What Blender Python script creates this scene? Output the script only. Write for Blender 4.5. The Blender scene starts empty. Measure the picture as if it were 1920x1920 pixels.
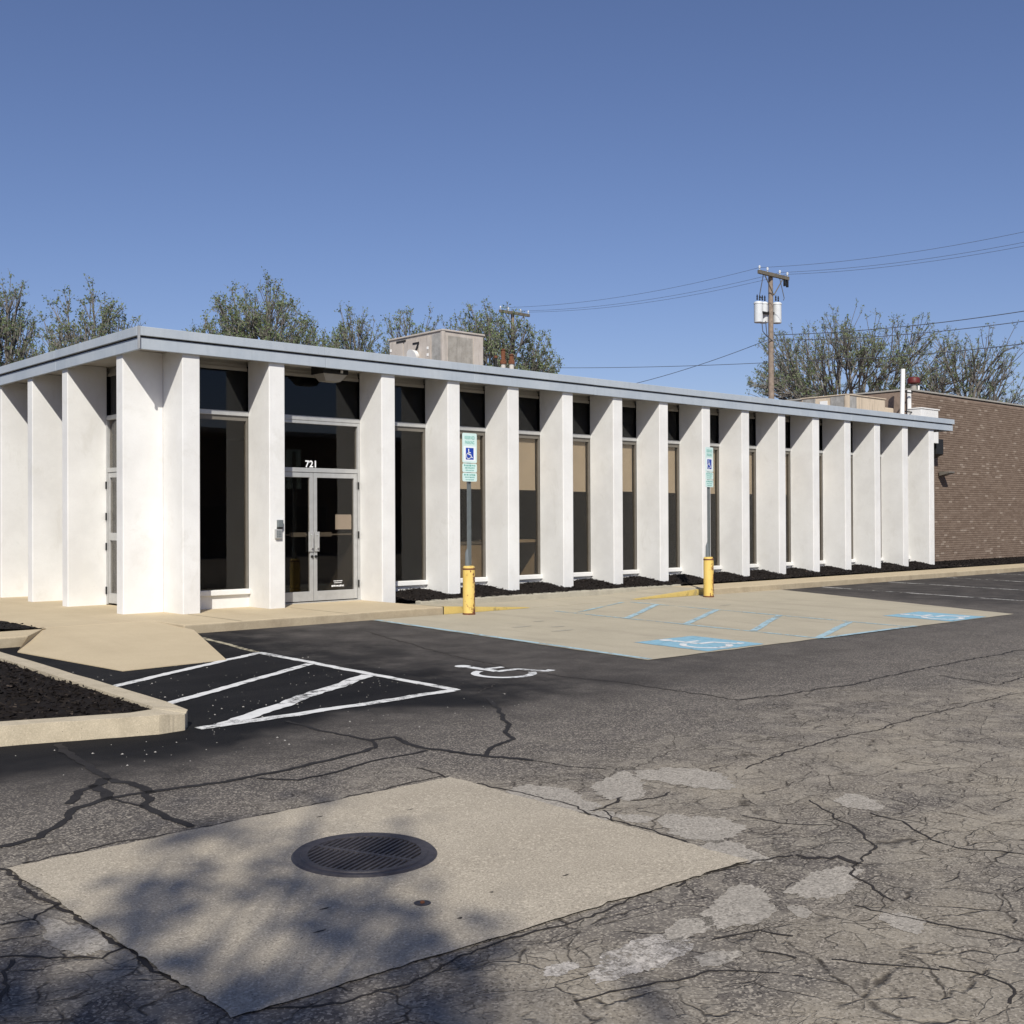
import bpy, bmesh, math, random
import numpy as np
from mathutils import Vector, Matrix

S = bpy.context.scene
COL = S.collection
rad = math.radians

# ------------------------------------------------------------------ camera
CAM = np.array([-7.554, -15.918, 1.6])
YAW, PIT, ROLL, FPX = 0.7382, 0.0068, -0.0045, 2150.0
FW = np.array([math.sin(YAW)*math.cos(PIT), math.cos(YAW)*math.cos(PIT), math.sin(PIT)])
_r = np.array([math.cos(YAW), -math.sin(YAW), 0.0]); _u = np.cross(_r, FW)
RT = _r*math.cos(ROLL)+_u*math.sin(ROLL); UP = -_r*math.sin(ROLL)+_u*math.cos(ROLL)
cd = bpy.data.cameras.new('camera'); cam = bpy.data.objects.new('camera', cd); COL.objects.link(cam)
cd.sensor_width = 36; cd.lens = 36*FPX/1920; cd.clip_start = .05; cd.clip_end = 3000
M = Matrix.Identity(4)
for i in range(3):
    M[i][0] = RT[i]; M[i][1] = UP[i]; M[i][2] = -FW[i]; M[i][3] = CAM[i]
cam.matrix_world = M
S.camera = cam

# ------------------------------------------------------------------ sky and sun
SUN = Vector((-.490, -.590, .643)).normalized()
w = bpy.data.worlds.new('World'); S.world = w; w.use_nodes = True
nt = w.node_tree; nt.nodes.clear()
sky = nt.nodes.new('ShaderNodeTexSky'); sky.sky_type = 'NISHITA'; sky.sun_disc = False
sky.sun_elevation = math.asin(SUN.z); sky.sun_rotation = math.atan2(SUN.x, SUN.y)
sky.air_density = 1.0; sky.dust_density = .5; sky.ozone_density = 7.0; sky.altitude = 200
wb = nt.nodes.new('ShaderNodeMix'); wb.data_type = 'RGBA'; wb.blend_type = 'MULTIPLY'; wb.inputs[0].default_value = 1; wb.inputs[7].default_value = (1.19, .97, 1.0, 1)   # white balance
bg = nt.nodes.new('ShaderNodeBackground'); bg.inputs[1].default_value = .083
wo = nt.nodes.new('ShaderNodeOutputWorld')
nt.links.new(sky.outputs[0], wb.inputs[6]); nt.links.new(wb.outputs[2], bg.inputs[0]); nt.links.new(bg.outputs[0], wo.inputs[0])
ld = bpy.data.lights.new('sun', 'SUN'); ld.energy = 4.5; ld.angle = rad(.53); ld.color = (1, .962, .88)
sun = bpy.data.objects.new('sun', ld); COL.objects.link(sun)
sun.rotation_euler = SUN.to_track_quat('Z', 'Y').to_euler(); sun.location = (-20, -22, 26)
S.view_settings.view_transform = 'Standard'; S.view_settings.look = 'None'
S.view_settings.exposure = 0.14; S.view_settings.gamma = 1.0; S.view_settings.use_curve_mapping = False

# ------------------------------------------------------------------ helpers
def gz(y):
    return .15 if y >= -2.3 else .15+.016*(y+2.3)
def ray(x, y): return FW+RT*(x-960)/FPX+UP*(960-y)/FPX
def gp(x, y, dz=0.0):          # where a line of sight meets the sloping lot
    d = ray(x, y); t = (.15+.016*(CAM[1]+2.3)-CAM[2])/(d[2]-.016*d[1]); P = CAM+d*t
    if P[1] > -2.3: P = CAM+d*((.15-CAM[2])/d[2])
    return Vector((P[0], P[1], P[2]+dz))

class MB:
    def __init__(s): s.v = []; s.f = []; s.m = []
    def add(s, vs, fs, mi=0):
        n = len(s.v); s.v += [tuple(p) for p in vs]; s.f += [tuple(n+i for i in q) for q in fs]; s.m += [mi]*len(fs); return s
    def box(s, a, b, mi=0):
        x0, x1 = sorted((a[0], b[0])); y0, y1 = sorted((a[1], b[1])); z0, z1 = sorted((a[2], b[2]))
        return s.add([(x0,y0,z0),(x1,y0,z0),(x1,y1,z0),(x0,y1,z0),(x0,y0,z1),(x1,y0,z1),(x1,y1,z1),(x0,y1,z1)],
                     [(0,3,2,1),(4,5,6,7),(0,1,5,4),(1,2,6,5),(2,3,7,6),(3,0,4,7)], mi)
    def prism(s, poly, z0, z1, mi=0):
        n = len(poly); vs = [(p[0], p[1], z0) for p in poly]+[(p[0], p[1], z1) for p in poly]
        return s.add(vs, [tuple(range(n-1, -1, -1)), tuple(range(n, 2*n))]+[(i, (i+1) % n, n+(i+1) % n, n+i) for i in range(n)], mi)
    def tube(s, pts, rs, n=8, mi=0, cap=True):
        pts = [Vector(p) for p in pts]
        if not hasattr(rs, '__len__'): rs = [rs]*len(pts)
        rings = []
        for i, p in enumerate(pts):
            d = (pts[min(i+1, len(pts)-1)]-pts[max(i-1, 0)]).normalized()
            a = d.cross(Vector((0, 0, 1)) if abs(d.z) < .95 else Vector((1, 0, 0))).normalized(); b = d.cross(a)
            rings.append([p+(a*math.cos(2*math.pi*k/n)+b*math.sin(2*math.pi*k/n))*rs[i] for k in range(n)])
        vs = [q for r in rings for q in r]; fs = []
        for i in range(len(pts)-1):
            for k in range(n):
                fs.append((i*n+k, (i+1)*n+k, (i+1)*n+(k+1) % n, i*n+(k+1) % n))
        if cap: fs += [tuple(range(n)), tuple(range(len(vs)-1, len(vs)-n-1, -1))]
        return s.add(vs, fs, mi)
    def lathe(s, c, prof, n=20, mi=0):      # prof: (radius, z)
        vs = [(c[0]+r*math.cos(2*math.pi*k/n), c[1]+r*math.sin(2*math.pi*k/n), c[2]+z) for r, z in prof for k in range(n)]
        fs = [(i*n+k, i*n+(k+1) % n, (i+1)*n+(k+1) % n, (i+1)*n+k) for i in range(len(prof)-1) for k in range(n)]
        fs += [tuple(range(n-1, -1, -1)), tuple(range(len(vs)-n, len(vs)))]
        return s.add(vs, fs, mi)
    def swapxy(s): s.v = [(p[1], p[0], p[2]) for p in s.v]; s.f = [q[::-1] for q in s.f]; return s
    def mesh(s, name, mats):
        me = bpy.data.meshes.new(name); me.from_pydata(s.v, [], s.f)
        for m in (mats if isinstance(mats, (list, tuple)) else [mats]): me.materials.append(m)
        if any(s.m): me.polygons.foreach_set('material_index', s.m)
        me.update(); return me
    def build(s, name, mats, parent=None, smooth=False, bevel=0, seg=2):
        me = s.mesh(name, mats)
        o = bpy.data.objects.new(name, me); COL.objects.link(o)
        if parent is not None: o.parent = parent
        if smooth:
            me.polygons.foreach_set('use_smooth', [True]*len(me.polygons)); me.set_sharp_from_angle(angle=rad(40))
        if bevel:
            b = o.modifiers.new('bevel', 'BEVEL'); b.width = bevel; b.segments = seg; b.limit_method = 'ANGLE'; b.angle_limit = rad(40)
        return o
def link_copy(o, parent):
    c = o.copy(); COL.objects.link(c); c.parent = parent; return c
def tag(o, label=None, cat=None, group=None, kind=None):
    if label: o['label'] = label
    if cat: o['category'] = cat
    if group: o['group'] = group
    if kind: o['kind'] = kind
    return o
def thing(name, label, cat, loc=(0, 0, 0), group=None):
    # an Empty kept at the thing's base; parts are modelled in world space and attached with an inverse offset
    o = bpy.data.objects.new(name, None); COL.objects.link(o); o.empty_display_size = .2; o.location = loc
    return tag(o, label, cat, group)
def part(mb, name, mat, parent, **k):
    o = mb.build(name, mat, None, **k)
    if parent is not None:
        o.parent = parent
        root = parent
        while root.parent: root = root.parent
        if parent is root: o.matrix_parent_inverse = Matrix.Translation(-Vector(root.location))
    return o

# ------------------------------------------------------------------ materials
class NT:
    def __init__(s, name):
        s.m = bpy.data.materials.new(name); s.m.use_nodes = True; s.t = s.m.node_tree; s.t.nodes.clear()
        s.out = s.t.nodes.new('ShaderNodeOutputMaterial'); s.geo = None
    def n(s, typ, ins=None, **at):
        nd = s.t.nodes.new('ShaderNode'+typ)
        for k, v in at.items(): setattr(nd, k, v)
        for k, v in (ins or {}).items(): s.set(nd.inputs[k], v)
        return nd
    def set(s, sock, v):
        if hasattr(v, 'is_linked'): s.t.links.new(v, sock)
        else: sock.default_value = v
    def pos(s):
        if not s.geo: s.geo = s.n('NewGeometry')
        return s.geo.outputs['Position']
    def noise(s, sc, det=4, rough=.6, vec=None, dist=0):
        return s.n('TexNoise', {'Vector': vec or s.pos(), 'Scale': sc, 'Detail': det, 'Roughness': rough, 'Distortion': dist}).outputs['Fac']
    def ramp(s, f, a, b, c0=0., c1=1.):
        return s.n('MapRange', {'Value': f, 'From Min': a, 'From Max': b, 'To Min': c0, 'To Max': c1}).outputs[0]
    def sstep(s, f, a, b, c0=0., c1=1.):
        return s.n('MapRange', {'Value': f, 'From Min': a, 'From Max': b, 'To Min': c0, 'To Max': c1}, interpolation_type='SMOOTHSTEP').outputs[0]
    def math(s, op, a, b=0.):
        return s.n('Math', {0: a, 1: b}, operation=op).outputs[0]
    def mix(s, f, a, b, typ='MIX'):
        nd = s.n('Mix', data_type='RGBA', blend_type=typ)
        s.set(nd.inputs[0], f); s.set(nd.inputs[6], a if hasattr(a, 'is_linked') else (*a, 1)); s.set(nd.inputs[7], b if hasattr(b, 'is_linked') else (*b, 1))
        return nd.outputs[2]
    def scale(s, v, sc):
        return s.n('Mapping', {'Vector': v, 'Scale': sc}).outputs[0]
    def bsdf(s, col, rough=.8, spec=.3, bump=None, bstr=.3, bdist=.01, metal=0., **kw):
        b = s.n('BsdfPrincipled')
        s.set(b.inputs['Base Color'], col if hasattr(col, 'is_linked') else (*col, 1)); s.set(b.inputs['Roughness'], rough)
        b.inputs['Specular IOR Level'].default_value = spec; s.set(b.inputs['Metallic'], metal)
        if bump is not None:
            bp = s.n('Bump', {'Height': bump, 'Strength': bstr, 'Distance': bdist}); s.t.links.new(bp.outputs[0], b.inputs['Normal'])
        return b
    def done(s, sh):
        s.t.links.new(sh.outputs[0] if hasattr(sh, 'outputs') else sh, s.out.inputs[0]); return s.m

def simple(name, col, rough=.7, var=.12, sc=6, spec=.3, metal=0., bstr=.15, fine=60):
    k = NT(name); n = k.noise(sc); n2 = k.noise(fine, 3)
    lo = tuple(c*(1-var) for c in col); hi = tuple(min(1, c*(1+var)) for c in col)
    c = k.mix(k.ramp(n, .3, .7), lo, hi)
    return k.done(k.bsdf(c, k.ramp(n2, .3, .7, max(0, rough-.08), min(1, rough+.08)), spec, bump=n2, bstr=bstr, bdist=.004, metal=metal))

def m_white():
    k = NT('white_stucco_paint')
    big = k.noise(.9, 5, .65); st = k.noise(2.2, 4, .6, k.scale(k.pos(), (1.6, 1.6, .35))); fine = k.noise(55, 4, .7); grit = k.noise(220, 2, .6)
    c = k.mix(k.ramp(big, .38, .62), (.765, .758, .735), (.675, .665, .642)); c = k.mix(k.ramp(k.noise(3.1, 5, .7), .48, .7, 0, .55), c, (.75, .742, .715))
    c = k.mix(k.ramp(st, .5, .8, 0, .5), c, (.70, .69, .65))
    c = k.mix(k.ramp(fine, .52, .75, 0, .4), c, (.62, .61, .58))
    sm = k.noise(1.7, 6, .72, k.scale(k.pos(), (1.2, 1.2, .8)), .6); c = k.mix(k.ramp(sm, .56, .68, 0, .45), c, (.60, .585, .545)); spk = k.noise(9, 5, .75); c = k.mix(k.ramp(spk, .66, .74, 0, .35), c, (.52, .50, .46))
    h = k.math('ADD', k.math('MULTIPLY', fine, .6), k.math('MULTIPLY', grit, .4))
    return k.done(k.bsdf(c, .75, .25, bump=h, bstr=.35, bdist=.006))

def m_asphalt():
    k = NT('weathered_asphalt'); P = k.pos()
    sep = k.n('SeparateXYZ', {0: P}); x, y = sep.outputs[0], sep.outputs[1]
    wn = k.noise(.55, 4, .6); wx = k.math('ADD', x, k.ramp(wn, .2, .8, -1.1, 1.1)); wn2 = k.noise(.5, 4, .6, k.scale(P, (1.0, 1.0, 7))); wy = k.math('ADD', y, k.ramp(wn2, .2, .8, -1.0, 1.0))
    # fresh seal coat round the hatched bay and along the kerb; it wears thin away from there
    seal = k.math('MULTIPLY', k.sstep(wx, -1.1, 1.3, 1, .42), k.sstep(wy, -9.9, -7.9))
    seal = k.math('MULTIPLY', seal, k.sstep(x, 1.8, 5.5, 1, .3))
    hat = k.math('MULTIPLY', k.sstep(x, -1.15, -.9, 1, 0), k.math('MULTIPLY', k.sstep(wy, -9.3, -8.2), k.sstep(wx, -12, -9)))
    far = k.math('MULTIPLY', k.sstep(x, 10.5, 13), k.sstep(y, -9.5, -6.0))
    seal = k.math('MAXIMUM', k.math('MAXIMUM', seal, k.math('MULTIPLY', hat, 1.0)), k.math('MULTIPLY', far, .55))
    blot = k.noise(2.3, 6, .68); streak = k.noise(1.1, 5, .6, k.scale(P, (.5, 1.9, 1)))
    wear = k.math('MULTIPLY', k.ramp(blot, .42, .66), k.math('SUBTRACT', 1.0, hat))
    seal = k.math('MULTIPLY', seal, k.ramp(wear, 0, 1, 1, .62))
    base = k.mix(k.ramp(blot, .3, .7), (.086, .077, .070), (.132, .118, .106))
    base = k.mix(k.math('MULTIPLY', k.sstep(wy, -9.9, -11.5), .75), base, k.mix(k.ramp(blot, .3, .7), (.125, .110, .096), (.185, .163, .140)))
    yel = k.math('MULTIPLY', k.sstep(wy, -9.9, -11.6), k.ramp(k.noise(.9, 5, .65), .4, .62))
    base = k.mix(yel, base, (.31, .27, .21))
    base = k.mix(k.ramp(streak, .55, .75, 0, .5), base, (.075, .070, .068))
    # exposed aggregate
    vo = k.n('TexVoronoi', {'Vector': P, 'Scale': 110.}); agc = k.n('SeparateColor', {0: vo.outputs['Color']}).outputs[0]
    agm = k.math('MULTIPLY', k.math('SUBTRACT', 1.0, seal), k.sstep(y, -6.5, -11, .25, 1))
    base = k.mix(k.math('MULTIPLY', k.ramp(agc, .62, 1.0), agm), base, (.40, .355, .29))
    base = k.mix(k.math('MULTIPLY', k.ramp(agc, .26, .0, 0, .6), agm), base, (.035, .031, .029))
    col = k.mix(k.ramp(seal, 0, 1), base, k.mix(k.ramp(streak, .35, .7), (.009, .009, .0102), (.018, .0175, .0185)))
    # alligator cracking, strong in the worn half nearest the drain
    dn = k.n('TexNoise', {'Vector': P, 'Scale': 1.7, 'Detail': 4.}); dv = k.n('VectorMath', {0: dn.outputs['Color'], 1: (.5, .5, .5)}, operation='SUBTRACT')
    dv2 = k.n('VectorMath', {0: dv.outputs[0], 'Scale': .55}, operation='SCALE'); PV = k.n('VectorMath', {0: P, 1: dv2.outputs[0]}, operation='ADD').outputs[0]
    v1 = k.scale(PV, (1.0, 1.35, 0)); v2 = k.scale(PV, (1, 1.2, 0))
    cr = k.n('TexVoronoi', {'Vector': v1, 'Scale': 2.6, 'Randomness': 1.}, feature='DISTANCE_TO_EDGE').outputs['Distance']
    cr2 = k.n('TexVoronoi', {'Vector': v2, 'Scale': 7., 'Randomness': 1.}, feature='DISTANCE_TO_EDGE').outputs['Distance']
    cr3 = k.n('TexVoronoi', {'Vector': v2, 'Scale': 17., 'Randomness': 1.}, feature='DISTANCE_TO_EDGE').outputs['Distance']
    cell = k.n('SeparateColor', {0: k.n('TexVoronoi', {'Vector': v2, 'Scale': 7., 'Randomness': 1.}).outputs['Color']}).outputs[0]
    zone = k.math('MULTIPLY', k.sstep(wy, -9.5, -10.9), k.sstep(k.noise(.8, 4, .6), .30, .46))
    zone = k.math('MAXIMUM', zone, k.math('MULTIPLY', k.sstep(wx, -5.5, -6.0), k.sstep(wy, -10.6, -11.4)))
    brk = k.ramp(k.noise(7, 4, .7), .40, .56)
    c1 = k.math('MULTIPLY', k.ramp(cr, .022, .004), k.math('MULTIPLY', zone, brk))
    c2 = k.math('MULTIPLY', k.math('MULTIPLY', k.ramp(cr2, .030, .006), brk), k.math('MULTIPLY', zone, k.sstep(k.noise(1.3, 4), .40, .55)))
    c3 = k.math('MULTIPLY', k.ramp(cr3, .055, .012), k.math('MULTIPLY', zone, k.sstep(k.noise(2.1, 4), .52, .64)))
    c2 = k.math('MAXIMUM', c2, k.math('MULTIPLY', c3, .7))
    col = k.mix(k.math('MULTIPLY', zone, k.ramp(cell, .0, 1., .0, .35)), col, k.mix(k.ramp(cell, .3, .8), (.085, .074, .064), (.33, .295, .24)))
    crk = k.math('MAXIMUM', c1, k.math('MULTIPLY', c2, .8))
    col = k.mix(k.math('MULTIPLY', crk, .8), col, (.038, .031, .025))
    fine = k.noise(130, 3, .7); mid = k.noise(18, 4, .65)
    h = k.math('ADD', k.math('MULTIPLY', fine, .5), k.math('ADD', k.math('MULTIPLY', mid, .5), k.math('MULTIPLY', agc, .35)))
    h = k.math('SUBTRACT', h, k.math('MULTIPLY', crk, 2.5))
    b = k.bsdf(col, k.ramp(seal, 0, 1, .95, .85), .1, bump=h, bstr=.6, bdist=.008)
    return k.done(b)

def m_concrete(name, a, b, spot=(.2, .18, .15), blot=1.3, grit=.5, pits=.25, stain=.35):
    k = NT(name); P = k.pos()
    n1 = k.noise(blot, 6, .65); n2 = k.noise(14, 5, .7); n3 = k.noise(120, 3, .7)
    st = k.noise(.8, 5, .62, k.scale(P, (2.6, .55, 1)))
    c = k.mix(k.ramp(n1, .32, .68), a, b)
    c = k.mix(k.ramp(st, .52, .74, 0, stain), c, spot)
    c = k.mix(k.ramp(n3, .44, .62, 0, grit), c, tuple(q*.62 for q in a)); n4 = k.noise(75, 2, .5); c = k.mix(k.ramp(n4, .55, .68, 0, grit*.8), c, tuple(min(.9, q*1.35) for q in b))
    c = k.mix(k.ramp(n2, .55, .78, 0, grit*.6), c, tuple(min(.9, q*1.2) for q in b))
    vo = k.n('TexVoronoi', {'Vector': P, 'Scale': 46.}); pit = k.ramp(vo.outputs['Distance'], .20, .12)
    pm = k.math('MULTIPLY', pit, k.ramp(k.n('SeparateColor', {0: vo.outputs['Color']}).outputs[1], 1-pits, 1-pits+.04))
    c = k.mix(k.math('MULTIPLY', pm, .75), c, (.08, .07, .06))
    h = k.math('ADD', k.math('MULTIPLY', n3, .5), k.math('SUBTRACT', k.math('MULTIPLY', n2, .5), pm))
    return k.done(k.bsdf(c, .92, .15, bump=h, bstr=.45, bdist=.006))

def m_paint(name, col, wear=.5, sc=9, speck=0.):
    k = NT(name); n = k.noise(sc, 7, .78); g = k.noise(140, 3, .7); big = k.noise(1.6, 3)
    v = k.math('ADD', k.math('MULTIPLY', n, .7), k.math('ADD', k.math('MULTIPLY', g, .2), k.math('MULTIPLY', big, .35)))
    f = k.ramp(v, wear-.06, wear+.06)
    pc = k.mix(k.ramp(n, .3, .7), tuple(c*.82 for c in col), col)
    if speck:
        vo = k.n('TexVoronoi', {'Vector': k.pos(), 'Scale': 105.}); a1 = k.n('SeparateColor', {0: vo.outputs['Color']}).outputs[0]
        pc = k.mix(k.ramp(a1, .6, 1., 0, speck), pc, tuple(min(.9, c*1.45) for c in col)); pc = k.mix(k.ramp(a1, .35, 0., 0, speck), pc, tuple(c*.35 for c in col)); pc = k.mix(k.ramp(big, .45, .7, 0, speck*.6), pc, tuple(c*.68 for c in col))
    b = k.bsdf(pc, .9 if speck else .75, .1 if speck else .3, bump=g, bstr=.6 if speck else .3, bdist=.005)
    tr = k.n('BsdfTransparent'); ms = k.n('MixShader'); k.set(ms.inputs[0], f)
    k.t.links.new(tr.outputs[0], ms.inputs[1]); k.t.links.new(b.outputs[0], ms.inputs[2])
    return k.done(ms)

def m_glass(name, tint):
    k = NT(name); fr = k.n('Fresnel', {'IOR': k.ramp(k.n('NewGeometry').outputs['Backfacing'], 0, 1, 1.38, 1/1.38)}); tr = k.n('BsdfTransparent', {0: (*tint, 1)})
    wob = k.noise(.9, 2, .4); bp = k.n('Bump', {'Height': wob, 'Strength': .02, 'Distance': .02})
    gl = k.n('BsdfGlossy', {'Roughness': .01}); gl.inputs[0].default_value = (1, 1, 1, 1); k.t.links.new(bp.outputs[0], gl.inputs['Normal'])
    ms = k.n('MixShader'); k.set(ms.inputs[0], fr.outputs[0]); k.t.links.new(tr.outputs[0], ms.inputs[1]); k.t.links.new(gl.outputs[0], ms.inputs[2])
    return k.done(ms)

def m_tint(name, lo, mid, hi):       # per-face 'tint' attribute picks the colour of each brick or chip
    k = NT(name); at = k.n('Attribute', attribute_name='tint'); f = at.outputs['Fac']; n = k.noise(25, 4, .7)
    c = k.mix(k.ramp(f, 0, .8), lo, mid); c = k.mix(k.ramp(f, .86, 1.0), c, hi)
    c = k.mix(k.ramp(n, .45, .8, 0, .3), c, lo)
    return k.done(k.bsdf(c, .92, .08, bump=n, bstr=.3, bdist=.004))

def m_leaf(name, a, b):
    k = NT(name); n = k.noise(1.1, 3); at = k.n('ObjectInfo')
    c = k.mix(k.ramp(n, .3, .7), a, b)
    d = k.bsdf(c, .6, .3); tr = k.n('BsdfTranslucent'); k.set(tr.inputs[0], c)
    ms = k.n('MixShader', {0: .35}); k.t.links.new(d.outputs[0], ms.inputs[1]); k.t.links.new(tr.outputs[0], ms.inputs[2])
    return k.done(ms)

def m_galv(name, a, b, sc=3, grime=.6):
    k = NT(name); P = k.pos(); n = k.noise(sc, 6, .7); st = k.noise(5, 5, .65, k.scale(P, (2.5, 2.5, .35))); rs = k.noise(9, 6, .75)
    c = k.mix(k.ramp(n, .35, .65), a, b); c = k.mix(k.ramp(st, .5, .72, 0, grime), c, tuple(q*.55 for q in a))
    c = k.mix(k.ramp(rs, .66, .76, 0, .6), c, (.17, .09, .05))
    return k.done(k.bsdf(c, .6, .35, bump=rs, bstr=.15, bdist=.005))

MAT = dict(
    white=m_white(), asphalt=m_asphalt(),
    kerbface=m_concrete('stained_kerb_face', (.33, .27, .185), (.44, .37, .26), (.24, .195, .135), blot=4, grit=.35, pits=.08, stain=.6),
    tan=m_concrete('tan_concrete', (.49, .40, .265), (.545, .45, .30), (.42, .335, .22), grit=.2, pits=.03, stain=.4),
    kerb=m_concrete('kerb_concrete', (.42, .36, .26), (.54, .465, .34), (.27, .225, .165), blot=5, grit=.35, pits=.08, stain=.6),
    pad=m_concrete('grey_parking_concrete', (.40, .355, .265), (.46, .408, .305), (.28, .245, .19), grit=.3, pits=.03, stain=.55),
    apron=m_concrete('speckled_apron_concrete', (.38, .33, .255), (.47, .412, .322), (.29, .255, .205), grit=.8, pits=.30, stain=.45),
    greykerb=m_concrete('old_grey_kerb', (.34, .31, .25), (.42, .39, .31), (.2, .19, .16), blot=5, grit=.3, pits=.1),
    patch=m_paint('grey_patch', (.37, .335, .285), .50, 34, .65),
    palepatch=m_paint('pale_worn_patch', (.48, .44, .39), .58, 26, .6),
    tar=simple('tar_seal', (.028, .026, .026), .8, .2, 8, .12, fine=90),
    crack=m_paint('dirt_in_crack', (.036, .030, .025), .52, 34),
    linewhite=m_paint('worn_white_paint', (.74, .73, .70), .545), lineworn=m_paint('very_worn_white_paint', (.62, .60, .55), .62),
    lineblue=m_paint('worn_blue_paint', (.38, .53, .58), .56), squareblue=m_paint('blue_square_paint', (.26, .46, .56), .49),
    symwhite=m_paint('white_symbol_paint', (.74, .74, .72), .535, 14), faintblue=m_paint('faint_blue_paint', (.36, .52, .56), .60),
    yellowpaint=m_paint('yellow_kerb_paint', (.62, .46, .15), .52), fadedyellow=m_paint('faded_line_paint', (.45, .40, .28), .58),
    fascia=m_galv('blue_grey_fascia_metal', (.36, .405, .455), (.42, .46, .50), 1.2, .15), soffit=simple('soffit_paint', (.50, .47, .425), .8, .06, 3),
    alum=simple('brushed_aluminium', (.46, .46, .45), .42, .08, 9, .5, .35), alumdark=simple('bronze_frame', (.145, .132, .112), .5, .1, 7, .4),
    header=simple('header_panel', (.33, .31, .275), .6, .1, 4), dark=simple('dark_metal', (.018, .018, .018), .55, .2, 10),
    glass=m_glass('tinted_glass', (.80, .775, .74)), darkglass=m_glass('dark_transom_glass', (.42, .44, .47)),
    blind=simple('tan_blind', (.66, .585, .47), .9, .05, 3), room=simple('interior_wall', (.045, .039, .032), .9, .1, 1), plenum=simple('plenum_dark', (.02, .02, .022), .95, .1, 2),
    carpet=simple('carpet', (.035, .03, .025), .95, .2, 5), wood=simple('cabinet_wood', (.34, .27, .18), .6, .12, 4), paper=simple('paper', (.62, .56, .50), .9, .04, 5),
    yellow=None, galvpost=simple('grey_post_metal', (.17, .19, .195), .5, .12, 12, .4, .3), rust=simple('rust', (.14, .055, .028), .9, .35, 25),
    signface=simple('sign_face_pale_green', (.62, .78, .74), .5, .04, 9), signwhite=simple('sign_white', (.80, .84, .84), .5, .03, 9), signgreen=simple('sign_green', (.16, .42, .36), .5, .1, 9),
    signblue=simple('sign_blue', (.015, .055, .36), .5, .08, 9), inkwhite=simple('white_print', (.8, .8, .8), .5, .02, 9), inkdark=simple('dark_print', (.05, .045, .04), .6, .05, 9),
    hvac=m_galv('rooftop_unit_metal', (.43, .38, .33), (.50, .45, .40), 3, .5), hvacfin=m_galv('coil_fins', (.25, .24, .22), (.38, .365, .34), 6), hvacbeige=m_galv('beige_unit_metal', (.55, .45, .335), (.60, .50, .38)),
    membrane=simple('roof_membrane', (.28, .28, .28), .9, .15, 2), grate=simple('cast_iron', (.062, .056, .060), .55, .25, 30, .45, .3, .5), pit=simple('pit_concrete', (.05, .045, .04), .95, .3, 6),
    mulch=m_tint('black_mulch', (.010, .008, .007), (.022, .018, .016), (.07, .055, .045)), brick=m_tint('brown_brick', (.170, .124, .095), (.222, .168, .131), (.32, .26, .21)),
    shopbrick=simple('dark_brown_brick_far', (.12, .085, .065), .95, .15, 3), mortar=simple('brown_mortar', (.24, .18, .14), .95, .15, 8), stone=simple('white_stone_chip', (.30, .285, .26), .9, .3, 40),
    bark=simple('tree_bark', (.175, .158, .14), .95, .3, 14, bstr=.5), leaf=m_leaf('spring_leaf', (.145, .20, .085), (.22, .275, .135)), leaf2=m_leaf('olive_leaf', (.175, .20, .10), (.25, .27, .15)),
    pole=simple('weathered_pole_wood', (.24, .19, .15), .9, .25, 8, bstr=.4), polegrey=simple('grey_crossarm_wood', (.13, .115, .09), .9, .25, 9), can=simple('transformer_paint', (.58, .60, .61), .45, .06, 6), wire=simple('wire', (.09, .10, .12), .6, .1, 5),
    redcap=simple('dark_red_metal', (.11, .018, .016), .5, .15, 8), whitemetal=simple('white_metal', (.78, .77, .74), .5, .05, 6),
)
def m_yellow():
    k = NT('chipped_yellow_bollard'); P = k.pos(); n = k.noise(5, 6, .7, k.scale(P, (1, 1, .5))); r = k.noise(11, 6, .75, k.scale(P, (1, 1, .6)))
    sx = k.n('SeparateXYZ', {0: k.n('NewGeometry').outputs['Normal']}); side = k.math('SUBTRACT', k.math('MULTIPLY', sx.outputs[0], .7), k.math('MULTIPLY', sx.outputs[1], .3))
    c = k.mix(k.ramp(n, .3, .7), (.62, .42, .09), (.72, .53, .17))
    c = k.mix(k.ramp(k.math('ADD', r, k.math('MULTIPLY', side, .16)), .555, .59), c, (.16, .05, .025))
    return k.done(k.bsdf(c, .6, .4, bump=r, bstr=.2, bdist=.004))
MAT['yellow'] = m_yellow()

# ================================================================== STRUCTURE
rng = random.Random(7); NR = np.random.default_rng(11)

# ---- parking lot (one sheet to the horizon, left open under the drain apron)
xs = [-900, -5.62, -3.2, 900]; ys = [-900, -12.5, -10.6, -2.3, 900]
mb = MB(); idx = {}
for j, y in enumerate(ys):
    for i, x in enumerate(xs): idx[i, j] = len(mb.v); mb.v.append((x, y, gz(y)))
for j in range(4):
    for i in range(3):
        if (i, j) == (1, 1): continue
        mb.f.append((idx[i, j], idx[i+1, j], idx[i+1, j+1], idx[i, j+1])); mb.m.append(0)
lot = tag(mb.build('parking_lot', MAT['asphalt']), kind='structure')

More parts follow.
